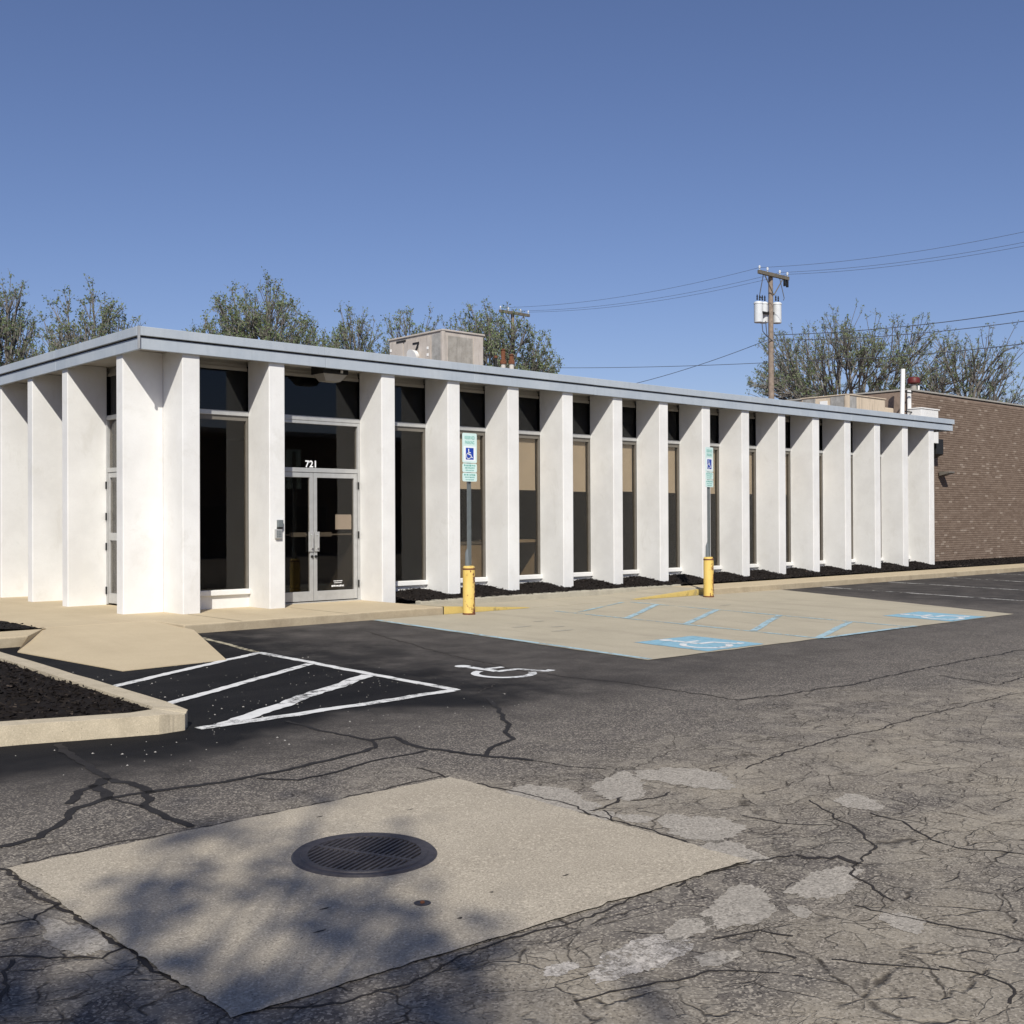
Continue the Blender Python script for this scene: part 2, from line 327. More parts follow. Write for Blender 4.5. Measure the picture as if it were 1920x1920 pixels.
def strip(pts, width, dz, jit=.15, step=.06, seed=0, wander=0.0):
    """ragged ribbon lying on the lot along a polyline of world points"""
    r = random.Random(seed); P = []
    for a, b in zip(pts[:-1], pts[1:]):
        n = max(1, int((b-a).length/step))
        P += [a.lerp(b, i/n) for i in range(n)]
    P.append(pts[-1]); vs = []; n = len(P); off = 0
    for i, p in enumerate(P):
        d = (P[min(i+1, n-1)]-P[max(i-1, 0)]).normalized(); q = Vector((-d.y, d.x, 0))
        off = .72*off+r.uniform(-1, 1)*(jit*width+wander)
        wl = width*.5*(1+r.uniform(-jit, jit)); wr = width*.5*(1+r.uniform(-jit, jit))
        for e in (q*wl+q*off, -q*wr+q*off):
            c = p+e; vs.append((c.x, c.y, gz(c.y)+dz))
    return vs, [(2*i+1, 2*i+3, 2*i+2, 2*i) for i in range(n-1)]
def line(name, pts, width, mat, parent, dz=.004, jit=.06, step=.15, seed=0, wander=0.0):
    m = MB(); m.add(*strip([Vector(p) if len(p) == 3 else Vector((p[0], p[1], 0)) for p in pts], width, dz, jit, step, seed, wander)); return m.build(name, mat, parent)
def px(*pts): return [gp(*q) for q in pts]

# tar seals over old cracks, and open cracks
tars = [([(105,1396),(150,1432),(200,1461),(240,1470),(276,1489)], .055), ([(204,1460),(184,1474),(193,1490),(206,1499)], .075),
        ([(0,1590),(75,1571),(112,1545),(150,1515),(205,1497),(265,1488),(420,1466),(550,1440),(640,1421),(703,1402)], .045),
        ([(182,1473),(152,1485),(138,1508)], .05), ([(276,1488),(283,1502),(270,1513),(300,1531),(350,1553)], .05), ([(206,1499),(270,1513)], .018),
        ([(482,1460),(560,1464),(632,1448),(705,1425),(802,1408)], .026), ([(703,1402),(694,1390),(660,1383),(600,1370),(540,1352)], .035),
        ([(694,1388),(740,1383),(800,1405),(860,1413),(912,1418),(1000,1426)], .05), ([(912,1417),(927,1400),(963,1386),(948,1371),(955,1358),(936,1330),(912,1310)], .04)]
for i, (q, wd) in enumerate(tars): line('tar_seam', px(*q), wd, MAT['tar'], lot, .0035, .25, .05, i, .004)
cracks = [([(895,1300),(930,1283)], .02), ([(780,1440),(820,1450),(842,1458)], .022), ([(1000,1426),(1060,1437),(1135,1443)], .018),
          ([(1920,1218),(1750,1250),(1600,1282),(1480,1300),(1385,1313)], .035), ([(1385,1313),(1330,1304),(1160,1280),(1000,1262),(850,1230),(690,1185)], .03), ([(1760,1267),(1870,1285),(1925,1268)], .025),
          ([(1925,1296),(1770,1332),(1630,1372),(1560,1386),(1480,1410),(1400,1442)], .018),
          ([(0,1628),(18,1632),(75,1685),(160,1738),(230,1770),(300,1818),(410,1888)], .026), ([(40,1618),(200,1587),(350,1557),(600,1506),(740,1476),(836,1456)], .018),
          ([(840,1456),(1000,1494),(1060,1508),(1100,1524),(1250,1567),(1322,1592)], .02), ([(1110,1522),(1160,1505),(1172,1495)], .022), ([(1130,1520),(1150,1532),(1148,1540)], .016),
          ([(430,1891),(560,1889),(640,1878),(760,1842),(920,1772),(1050,1741),(1200,1682),(1290,1646),(1392,1620)], .016),
          ([(1300,1648),(1270,1664)], .02), ([(1392,1620),(1440,1610),(1490,1606)], .022), ([(1490,1605),(1530,1612),(1570,1608),(1606,1622)], .045),
          ([(1630,1525),(1690,1540),(1745,1575),(1800,1590),(1925,1604)], .018), ([(1520,1500),(1560,1530),(1600,1552),(1640,1585)], .016), ([(1420,1785),(1455,1788),(1490,1799)], .018),
          ([(1760,1815),(1820,1826),(1870,1841),(1903,1856),(1900,1884)], .014), ([(0,1735),(60,1722),(106,1694)], .02), ([(0,1793),(70,1797),(190,1796),(232,1774)], .018), ([(0,1880),(20,1850),(25,1800)], .02),
          ([(1330,1760),(1420,1740),(1490,1752)], .016), ([(1600,1700),(1700,1722),(1800,1740),(1920,1766)], .015), ([(1080,1880),(1200,1850),(1330,1822),(1460,1822)], .014), ([(1560,1800),(1640,1806),(1760,1815)], .014),
          ([(1180,1500),(1225,1497),(1250,1485)], .018), ([(1390,1530),(1470,1545),(1560,1548)], .015), ([(1640,1585),(1600,1640),(1640,1668),(1680,1690)], .018)]
for i, (q, wd) in enumerate(cracks): line('pavement_crack', px(*q), wd*.75, MAT['crack'], lot, .0028, .5, .035, 100+i, .008)

def blob(cx, cy, wx, wy, rot=0, seed=0, dz=.003, amp=.13):
    r = random.Random(seed); ph = [r.uniform(0, 6.28) for _ in range(6)]; vs = []
    for i in range(72):
        t = 2*math.pi*i/72; R = 1+amp*math.sin(2*t+ph[0])+amp*.8*math.sin(3*t+ph[1])+amp*.5*math.sin(5*t+ph[2])+amp*.35*math.sin(9*t+ph[3])+amp*.7*r.uniform(-1, 1)
        ex, ey = wx/2*R*math.cos(t), wy/2*R*math.sin(t); c, s_ = math.cos(rad(rot)), math.sin(rad(rot))
        p = gp(cx+ex*c-ey*s_, cy+ex*s_+ey*c); vs.append((p.x, p.y, gz(p.y)+dz))
    vs = vs[::-1]
    return vs
patches = [(1163,1476,104,46,-8,'patch'), (1290,1459,166,38,4,'patch'), (1030,1499,176,44,4,'patch'), (1316,1553,140,52,5,'patch'), (1376,1597,112,36,14,'patch'),
           (1549,1657,142,50,-8,'patch'), (1385,1703,150,66,-18,'patch'), (1290,1742,90,40,-15,'patch'), (1200,1795,170,70,-18,'palepatch'), (1050,1818,66,24,-8,'palepatch'), (1345,1797,90,26,-4,'patch'),
           (1130,1530,44,20,6,'patch'), (1190,1535,70,16,8,'patch'), (1500,1710,40,22,20,'patch'), (1695,1730,80,36,10,'patch'), (1610,1505,90,26,6,'patch'), (140,1760,120,60,20,'patch')]
for i, (a, b, c, d, e, mm) in enumerate(patches):
    m = MB(); vs = blob(a, b, c, d, e, i, .0022); m.add(vs, [tuple(range(len(vs)))]); m.build('asphalt_patch', MAT[mm], lot)

# white hatch of the access aisle and its lines
hw = .10
for i, (a, b, wd) in enumerate([((-3.3,-5.77),(-1.0,-4.47),hw), ((-.98,-4.43),(-.96,-7.92),hw), ((-1.0,-7.90),(-3.55,-8.06),hw*1.15), ((-3.3,-6.93),(-1.03,-5.62),hw), ((-3.35,-8.03),(-1.03,-6.66),hw*1.5)]):
    line('painted_line', [a, b], wd, MAT['linewhite'], lot, .0042+.0006*i, .10, .08, 40+i)
line('painted_line', [(-.78,-2.72), (-.98,-4.4)], .07, MAT['fadedyellow'], lot, .0042, .1, .1, 50)
for i, x in enumerate((13.6, 16.3, 19.0, 21.7, 24.4)):
    line('painted_line', [(x, -2.4), (x-.25, -7.6)], .10, MAT['lineworn'], lot, .0042, .05, .2, 60+i)

def wheelchair(name, c, s, mat, parent, dz, lw=1.0):
    """international access symbol lying flat, 'up' towards the building"""
    m = MB()
    def stroke(pts, wd):
        v, f = strip([Vector((c[0]+x*s, c[1]+y*s, 0)) for x, y in pts], wd*s*lw, dz, .04, .04*s, 1); m.add(v, f)
    hd = [(c[0]+(-.12+.085*math.cos(t))*s, c[1]+(.43+.085*math.sin(t))*s) for t in [2*math.pi*i/16 for i in range(16)]]
    m.add([(x, y, gz(y)+dz) for x, y in hd], [tuple(range(16))])
    stroke([(-.11,.33), (-.085,-.06)], .105); stroke([(-.09,.14), (.16,.13)], .075)
    stroke([(-.10,-.06), (.17,-.07), (.30,-.36), (.40,-.33)], .09)
    stroke([(-.12+.30*math.cos(t)*.98, -.20+.27*math.sin(t)) for t in [rad(a) for a in range(108, 345, 12)]], .085)
    return m.build(name, mat, parent)
wheelchair('painted_wheelchair_symbol', (.20, -7.20), 1.02, MAT['symwhite'], lot, .005, .95)

# ---- concrete accessible parking pad
def flat(poly, dz): return [(p[0], p[1], gz(p[1])+dz) for p in poly]
pad = MB(); q = [(2.12,-2.24), (12.2,-2.26), (10.6,-7.80), (1.93,-7.68)]; edge = []
for a, b in zip(q, q[1:]+q[:1]):
    n = 40
    for i in range(n): edge.append((a[0]+(b[0]-a[0])*i/n+rng.uniform(-.012, .012), a[1]+(b[1]-a[1])*i/n+rng.uniform(-.012, .012)*(0 if abs(a[1]+2.25) < .1 and abs(b[1]+2.25) < .1 else 1)))
edge = edge[::-1]
pad.add(flat(edge, .0065), [tuple(range(len(edge)))])
pad = tag(pad.build('parking_pad', MAT['pad']), kind='structure')
Z = .0100
line('blue_line', [(2.17,-2.3), (1.99,-7.66)], .085, MAT['lineblue'], pad, Z, .06, .12, 1)
line('blue_line', [(5.2,-2.9), (5.2,-7.74)], .08, MAT['faintblue'], pad, Z, .05, .12, 2)
line('blue_line', [(7.45,-2.5), (7.42,-7.76)], .08, MAT['faintblue'], pad, Z, .05, .12, 3)
line('blue_line', [(5.22,-7.735), (7.6,-7.745)], .085, MAT['lineblue'], pad, Z+.001, .06, .12, 4)
for i, (a, b) in enumerate([((5.25,-3.32),(7.3,-2.45)), ((5.2,-4.42),(7.45,-3.10)), ((5.26,-5.50),(7.42,-4.38)), ((5.26,-6.66),(7.45,-5.57)), ((5.2,-7.70),(7.36,-6.84))]):
    line('blue_line', [a, b], .10 if i else .07, MAT['lineblue'] if i else MAT['faintblue'], pad, Z+.0015, .06, .12, 10+i)
for cx, cy in ((3.58,-7.08), (9.2,-7.2)):
    m = MB(); h = .56; pts = []
    cn = [(-h,-h), (h,-h), (h,h), (-h,h)]
    for a, b in zip(cn, cn[1:]+cn[:1]):
        for i in range(14): pts.append((cx+a[0]+(b[0]-a[0])*i/14+rng.uniform(-.012,.012), cy+a[1]+(b[1]-a[1])*i/14+rng.uniform(-.012,.012)))
    m.add(flat(pts, Z), [tuple(range(len(pts)))]); sq = m.build('blue_square', MAT['squareblue'], pad)
    wheelchair('white_wheelchair_symbol', (cx+.02, cy+.02), 1.0, MAT['symwhite'], sq, Z+.002)
for x, y, l in ((3.2,-4.3,.35), (3.6,-4.6,.25), (3.3,-5.0,.4), (8.3,-3.9,.3), (3.9,-3.9,.2)):      # chipped spots in the slab
    m = MB(); n = 14; m.add([(x+l*.5*math.cos(t)*(1+.2*math.sin(3*t)), y+.05*math.sin(t), gz(y)+.0088) for t in [2*math.pi*i/n for i in range(n)]], [tuple(range(n))]); m.build('oil_spot', MAT['greykerb'], pad)

# ---- sidewalk, kerbs and ramps
sw = MB(); out = [(-14,-2.2), (-2.72,-2.2), (-2.2,-1.3), (-.77,-1.3), (-.77,-2.2), (3.5,-2.2), (3.5,.06), (.06,.06), (.06,12), (-2.25,12), (-2.25,-1.42), (-14,-1.42)]
sw.prism(out, -.1, .27); sw.m = [0, 0]+[1]*len(out); sw = tag(sw.build('sidewalk', [MAT['tan'], MAT['kerbface']], bevel=.018), kind='structure')
for x in (.05, 1.75):                                        # score joints in the kerb
    line('score_joint', [(x, -2.19), (x, -.65)], .012, MAT['crack'], sw, 0, .05, .3, 3).location.z = .1215
rw = MB(); rw.box((9.95, -2.32, -.1), (46, -1.3, .27)); rw.m = [0, 0, 1, 1, 1, 1]; tag(rw.build('sidewalk_right', [MAT['tan'], MAT['kerbface']], bevel=.02), kind='structure')

ramp = MB()
A = (-2.2,-1.3,.268); B = (-.77,-1.3,.268); Cc = (-.76,-2.45,.225); D_ = (-1.55,-4.76,gz(-4.76)+.008); E_ = (-2.74,-4.86,gz(-4.86)+.008); F_ = (-3.02,-2.72,gz(-2.72)+.012); G = (-2.72,-2.2,.262)
ramp.add([A, B, Cc, D_, E_, F_, G], [(0, 6, 5), (0, 5, 4), (0, 4, 3), (0, 3, 1), (1, 3, 2)])
dn = lambda p: (p[0], p[1], -.1)
for a, b in ((B, Cc), (Cc, D_), (D_, E_), (E_, F_), (F_, G)): ramp.add([a, b, dn(b), dn(a)], [(0, 1, 2, 3)])
tag(ramp.build('kerb_ramp', MAT['tan'], smooth=True), kind='structure')

mid = MB(); X = [3.5, 4.4, 5.3, 7.9, 8.9, 9.95]; zf = [.27, .215, .160, .160, .215, .27]; zb = [.27, .225, .195, .195, .225, .27]; yf = -2.205
vs = [(x, yf, z) for x, z in zip(X, zf)]+[(x, -1.3, z) for x, z in zip(X, zb)]+[(x, yf, 0) for x in X]
mid.add(vs, [(i, i+1, i+7, i+6) for i in range(5)]+[(i+12, i+13, i+1, i) for i in range(5)])
mid = tag(mid.build('lowered_walk', MAT['pad']), kind='structure')
for x0, x1, z0, z1 in ((3.5, 5.3, .27, .160), (7.9, 9.95, .160, .27)):
    m = MB(); g = .155
    m.add([(x0, yf-.004, g), (x1, yf-.004, g), (x1, yf-.004, z1+.003), (x0, yf-.004, z0+.003), (x1, yf+.10, z1+.004+.001), (x0, yf+.10, z0+.004+.001)], [(0, 1, 2, 3), (3, 2, 4, 5)])
    m.build('yellow_kerb_edge', MAT['yellowpaint'], mid)
bk = MB(); bk.box((3.76, -1.3, -.1), (10.3, -1.14, .30)); tag(bk.build('bed_kerb', MAT['greykerb'], bevel=.02), kind='structure')

# ---- island kerb (left), chipped at its corner
ik = MB(); oy0, ox1 = -7.98, -3.55
outer = [(-12, -7.05), (-4.9, -7.72), (-3.85, -8.04), (-3.64, -8.02), (-3.56, -7.9), (-3.5, -3.4), (-3.6, .9), (-12, .9)]
inner = [(-12, -6.90), (-4.85, -7.56), (-3.98, -7.83), (-3.80, -7.80), (-3.74, -7.7), (-3.66, -3.4), (-3.76, .7), (-12, .7)]
outer[-2:] = [(-3.55, -2.55), (-12, -2.55)]; inner[-2:] = [(-3.71, -2.7), (-12, -2.7)]
n = len(outer); top = lambda p: (p[0], p[1], gz(p[1])+.14); bot = lambda p: (p[0], p[1], gz(p[1])-.1)
def dens(poly, k):
    r = []
    for i, (a, b) in enumerate(zip(poly, poly[1:]+poly[:1])):
        for j in range(k): r.append((a[0]+(b[0]-a[0])*j/k, a[1]+(b[1]-a[1])*j/k))
    return r
do, di = dens(outer, 12), dens(inner, 12); N = len(do)
jj = lambda x, y: .0012 if math.hypot(x+3.6, y+8.0) < .5 else .005
do = [(x+rng.uniform(-1, 1)*jj(x, y), y+rng.uniform(-1, 1)*jj(x, y)) for x, y in do]
tz = [gz(p[1])+.14-(.030*max(0, 1-math.hypot(p[0]+3.62, p[1]+8.0)/.2)*(.6+.4*rng.random())+.003*rng.random()) for p in do]
vs = [(p[0], p[1], z) for p, z in zip(do, tz)]+[(p[0], p[1], gz(p[1])+.142) for p in di]+[(p[0]-.006, p[1]-.008, gz(p[1])-.05) for p in do]+[bot(p) for p in di]
ik.add(vs, [(i, (i+1) % N, N+(i+1) % N, N+i) for i in range(N)]+[(2*N+i, 2*N+(i+1) % N, (i+1) % N, i) for i in range(N)]+[(N+i, N+(i+1) % N, 3*N+(i+1) % N, 3*N+i) for i in range(N)])
tag(ik.build('island_kerb', MAT['kerb'], bevel=.012), kind='structure')

# ---- drain apron with a round opening
GC = Vector((-4.40, -11.40)); GR = .347
bm = bmesh.new(); ov = []
q = [(-5.72,-12.55), (-3.09,-12.66), (-3.10,-10.45), (-5.74,-10.50)]
for a, b in zip(q, q[1:]+q[:1]):
    for i in range(60):
        wv = .004*math.sin(i*.31+a[0]*5)+.003*math.sin(i*.83+a[1]*3); ov.append(bm.verts.new((a[0]+(b[0]-a[0])*i/60+rng.gauss(0, .004)+(wv if abs(a[0]-b[0]) < .5 else 0), a[1]+(b[1]-a[1])*i/60+rng.gauss(0, .004)+(wv if abs(a[1]-b[1]) < .5 else 0), 0)))
iv = [bm.verts.new((GC.x+(GR-.02)*math.cos(2*math.pi*i/48), GC.y+(GR-.02)*math.sin(2*math.pi*i/48), 0)) for i in range(48)]
ed = [bm.edges.new((r[i], r[(i+1) % len(r)])) for r in (ov, iv) for i in range(len(r))]
bmesh.ops.triangle_fill(bm, edges=ed, use_beauty=True)
for v in bm.verts: v.co.z = gz(v.co.y)+.008
for f in bm.faces:
    if f.normal.z < 0: f.normal_flip()
me = bpy.data.meshes.new('drain_apron'); bm.to_mesh(me); bm.free(); me.materials.append(MAT['apron'])
ap = bpy.data.objects.new('drain_apron', me); COL.objects.link(ap); tag(ap, kind='structure')
for x, y, l, wd in ((-4.95,-11.9,.022,.008), (-5.1,-12.1,.03,.007), (-4.2,-10.7,.02,.007), (-3.75,-10.9,.02,.006), (-3.9,-12.25,.02,.006), (-4.6,-12.35,.012,.009), (-4.3,-12.2,.010,.008)):
    m = MB(); nn = 10; m.add([(x+l*math.cos(t)*(1+.3*math.sin(3*t)), y+wd*math.sin(t), gz(y)+.0092) for t in [2*math.pi*i/nn for i in range(nn)]], [tuple(range(nn))]); m.build('surface_pit', MAT['crack'], ap)

gzc = gz(GC.y)+.008
grate = thing('storm_drain_grate', 'round dark iron storm drain grate set in the speckled concrete square', 'drain grate', (GC.x, GC.y, gzc))
m = MB(); ri, ro, n = .268, GR, 64
pr = [(ri, -.03), (ri, .010), (ri+.03, .012), (ri+.034, .007), (ro-.012, .009), (ro, -.002), (ro, -.03)]
tilt = lambda x, y, z: (x, y, z+.016*(y-GC.y))
V = [tilt(GC.x+r*math.cos(2*math.pi*k/n), GC.y+r*math.sin(2*math.pi*k/n), gzc+z) for r, z in pr for k in range(n)]
m.add(V, [(i*n+k, i*n+(k+1) % n, (i+1)*n+(k+1) % n, (i+1)*n+k) for i in range(len(pr)-1) for k in range(n)])
m.v = m.v; m.f = [f[::-1] for f in m.f]; part(m, 'frame_ring', MAT['grate'], grate)
u_ = Vector((.918, .397, 0)).normalized(); v_ = Vector((.397, -.918, 0)).normalized()
for k in range(-9, 10):                                       # bars between the slots
    o = k*.0285; hl = math.sqrt(max(0, .272**2-o*o))
    if hl < .05: continue
    m = MB(); c = Vector((GC.x, GC.y, gzc))+v_*o; a, b = c-u_*hl, c+u_*hl; wd = v_*.0068
    tp = [(a-wd), (b-wd), (b+wd), (a+wd)]
    m.add([tilt(p.x, p.y, p.z-.035) for p in tp]+[tilt(p.x, p.y, p.z+.007) for p in tp], [(0,3,2,1),(4,5,6,7),(0,1,5,4),(1,2,6,5),(2,3,7,6),(3,0,4,7)])
    part(m, 'bar', MAT['grate'], grate)
m = MB(); c = Vector((GC.x, GC.y, gzc)); a, b = c-v_*.27, c+v_*.27; wd = u_*.012
tp = [a-wd, b-wd, b+wd, a+wd]; m.add([tilt(p.x, p.y, p.z-.036) for p in tp]+[tilt(p.x, p.y, p.z+.0085) for p in tp], [(0,1,2,3),(7,6,5,4),(4,5,1,0),(5,6,2,1),(6,7,3,2),(7,4,0,3)]); part(m, 'cross_bar', MAT['grate'], grate)
m = MB(); V = [(GC.x+.30*math.cos(2*math.pi*k/24), GC.y+.30*math.sin(2*math.pi*k/24), gzc+z) for z in (-.012, -.9) for k in range(24)]
m.add(V, [(k, (k+1) % 24, 24+(k+1) % 24, 24+k) for k in range(24)]+[tuple(range(24, 48))]); part(m, 'pit', MAT['pit'], grate)
lp = gp(792, 1697); lid = thing('survey_disc', 'small round rusty metal disc in the concrete square near the drain grate', 'metal disc', (lp.x, lp.y, gz(lp.y)+.008))
m = MB(); m.lathe((lp.x, lp.y, gz(lp.y)+.008), [(.036, -.02), (.036, .002), (.030, .004), (.028, .0015), (.001, .0015)], 20); part(m, 'disc', MAT['grate'], lid)
m = MB(); m.lathe((lp.x, lp.y, gz(lp.y)+.0094), [(.010, 0), (.010, .006), (.007, .008), (.001, .008)], 6); part(m, 'bolt_head', MAT['rust'], lid)

# ---- mulch
def set_tint(me, vals):
    at = me.attributes.new('tint', 'FLOAT', 'FACE'); at.data.foreach_set('value', vals)
def mulch(name, pts, hfun, inside, grid, chips, bbox, label=None, size=.05):
    x0, x1, y0, y1 = bbox; nx = int((x1-x0)/grid)+1; ny = int((y1-y0)/grid)+1
    gx = np.linspace(x0, x1, nx); gy = np.linspace(y0, y1, ny); vs = []; ok = {}
    for j, yy in enumerate(gy):
        for i, xx in enumerate(gx): vs.append((xx, yy, hfun(xx, yy)+NR.uniform(-.008, .008)))
    fs = []
    for j in range(ny-1):
        for i in range(nx-1):
            if inside(.5*(gx[i]+gx[i+1]), .5*(gy[j]+gy[j+1])): fs.append((j*nx+i, j*nx+i+1, (j+1)*nx+i+1, (j+1)*nx+i))
    k = 0; base = len(vs); t = [.3]*len(fs)
    while k < chips:
        xx, yy = NR.uniform(x0, x1), NR.uniform(y0, y1)
        if not inside(xx, yy): continue
        c = Vector((xx, yy, hfun(xx, yy)+NR.uniform(-.004, .014))); a = Vector(NR.normal(size=3)*(1, 1, .35)).normalized(); b = a.cross(Vector(NR.normal(size=3))).normalized()
        l, wd = size*NR.uniform(.4, 1.2), size*NR.uniform(.12, .4); nn = len(vs)
        vs += [tuple(c-a*l*.5-b*wd*.5), tuple(c+a*l*.5-b*wd*.4), tuple(c+a*l*.45+b*wd*.5), tuple(c-a*l*.5+b*wd*.4)]; fs.append((nn, nn+1, nn+2, nn+3)); t.append(float(NR.random())); k += 1
    me = bpy.data.meshes.new(name); me.from_pydata(vs, [], fs); me.materials.append(MAT['mulch']); set_tint(me, t)
    o = bpy.data.objects.new(name, me); COL.objects.link(o); return tag(o, label, 'mulch', kind='stuff')
def in_poly(poly):
    def f(x, y):
        c = False; n = len(poly)
        for i in range(n):
            (x1, y1), (x2, y2) = poly[i], poly[(i+1) % n]
            if (y1 > y) != (y2 > y) and x < (x2-x1)*(y-y1)/(y2-y1)+x1: c = not c
        return c
    return f
ip = in_poly([(p[0]*.999, p[1]*.999) for p in inner])
mulch('mulch', None, lambda x, y: gz(y)+.115+.05*math.sin(min(1, max(0, (-3.7-x)/1.2))*1.57)*min(1, max(0, (y+7.9)/.8)), ip, .06, 9000, (-7.2, -3.6, -7.9, -2.7), 'black shredded mulch inside the kerbed island on the left', .05)
mulch('mulch', None, lambda x, y: .275+.03*min(1, (-2.25-x)/.6), lambda x, y: True, .12, 1500, (-5.5, -2.27, -1.40, 3), 'black mulch bed beside the left walk behind the ramp', .06)

# ================================================================== WHITE BUILDING
FX = [0, 1.406, 3.493]+[3.493+1.3925*k for k in range(1, 14)]
D, T, TL = .616, .272, .223
LY = [0, 2.055, 3.568, 5.08, 6.59]
ZS = 4.08
bl = thing('office_building', 'long low white office building with deep vertical fins and grey-blue roof edge', 'building', (0, 0, .27))
for i, x in enumerate(FX):
    m = MB(); m.box((x, -D, .2), (x+T, TL if i == 0 else 0.02, ZS-.001)); part(m, 'fin', MAT['white'], bl, bevel=.012)
for y in LY:
    m = MB(); m.box((-D, y, .2), (0.0 if y == 0 else .02, y+TL, ZS-.001)); part(m, 'fin', MAT['white'], bl, bevel=.012)
# roof slab, soffit, two-step metal edge
RX0, RX1, RY0, RY1 = -.66, 22.83, -.67, 12.0
m = MB(); m.box((RX0+.02, RY0+.02, ZS), (RX1-.02, RY1, ZS+.03)); part(m, 'soffit', MAT['soffit'], bl)
m = MB(); m.box((RX0+.05, RY0+.05, ZS+.031), (RX1-.05, RY1, 4.27)); part(m, 'roof_deck', MAT['membrane'], bl)
def fascia(z0, z1, off, name):
    x = RX0-off; L = 3.05; n = int((RX1+off-x)/L)+1
    for i in range(n):
        a, b = x+i*L, min(x+(i+1)*L-.004, RX1+off)
        if b-a < .05: continue
        m = MB(); m.box((a, RY0-off, z0+rng.uniform(-.002, .002)), (b, RY0-off+.05, z1+rng.uniform(-.002, .002))); part(m, name, MAT['fascia'], bl, bevel=.006)
    y = RY0-off+.052; n = int((RY1-y)/L)+1
    for i in range(n):
        a, b = y+i*L, min(y+(i+1)*L-.004, RY1)
        if b-a < .05: continue
        m = MB(); m.box((RX0-off, a, z0), (RX0-off+.05, b, z1)); part(m, name, MAT['fascia'], bl, bevel=.006)
        m = MB(); m.box((RX1+off-.05, a, z0), (RX1+off, b, z1)); part(m, name, MAT['fascia'], bl, bevel=.006)
fascia(4.0, 4.165, .0, 'fascia_panel'); fascia(4.185, 4.315, .035, 'drip_edge')
m = MB(); m.box((RX0+.012, RY0+.012, 4.155), (RX1-.012, RY0+.06, 4.20)); m.box((RX0+.012, RY0+.062, 4.155), (RX0+.06, RY1, 4.20)); part(m, 'shadow_gap', MAT['dark'], bl)
m = MB(); m.box((RX0-.04, RY0-.041, 4.0), (RX0-.012, RY0-.013, 4.312)); part(m, 'corner_trim', MAT['alum'], bl)

def bay(u0, u1, left=False, kind='window', blind=None, idx=0):
    """one glazed bay; u runs along the facade, v is depth (0 = face of the wall)"""
    def P(mb, name, mat, parent, **k):
        if left: mb.swapxy()
        return part(mb, name, mat, parent, **k)
    wdw = bpy.data.objects.new('window' if kind == 'window' else 'entrance_door', None); COL.objects.link(wdw); wdw.parent = bl; wdw.matrix_parent_inverse = Matrix.Translation(-Vector(bl.location))
    a, b = u0+.002, u1-.002
    for z0, z1, v in ((3.925, 3.975, .035), (3.98, 4.03, .055), (4.035, 4.079, .075)):
        P(MB().box((a, v, z0), (b, v+.06, z1)), 'header_panel', MAT['header'], wdw)
    P(MB().box((a, .05, 3.30), (b, .062, 3.925)), 'transom_pane', MAT['darkglass'], wdw)
    P(MB().box((a, -.004, 3.222), (b, .075, 3.295)), 'transom_bar', MAT['alum'], wdw, bevel=.006)
    if kind == 'window':
        fr = MB(); fr.box((a, .02, .55), (a+.03, .085, 3.22)); fr.box((b-.03, .02, .55), (b, .085, 3.22)); fr.box((a+.03, .024, 3.15), (b-.03, .085, 3.22)); P(fr, 'frame', MAT['alumdark'], wdw)
        P(MB().box((a+.03, .05, .55), (b-.03, .062, 3.15)), 'pane', MAT['glass'], wdw)
        P(MB().box((a, -.055, .47), (b, .09, .55)), 'sill', MAT['white'], wdw, bevel=.008)
        P(MB().box((a, .0, .2), (b, .12, .468)), 'base_panel', MAT['white'], wdw)
        if blind:
            P(MB().box((a+.05, .095, blind), (b-.05, .10, 3.2)), 'roller_blind', MAT['blind'], wdw)
            P(MB().box((a+.05, .09, blind-.025), (b-.05, .105, blind)), 'blind_hem', MAT['blind'], wdw)
    return wdw, P
blinds = {3: 2.19, 4: 2.19, 5: 2.18, 6: 2.2, 7: 2.19, 8: 2.19, 9: 2.2, 10: 2.2, 11: 2.2}
for k in range(15):
    if k == 1: continue
    bay(FX[k]+T, FX[k+1], blind=blinds.get(k), idx=k)

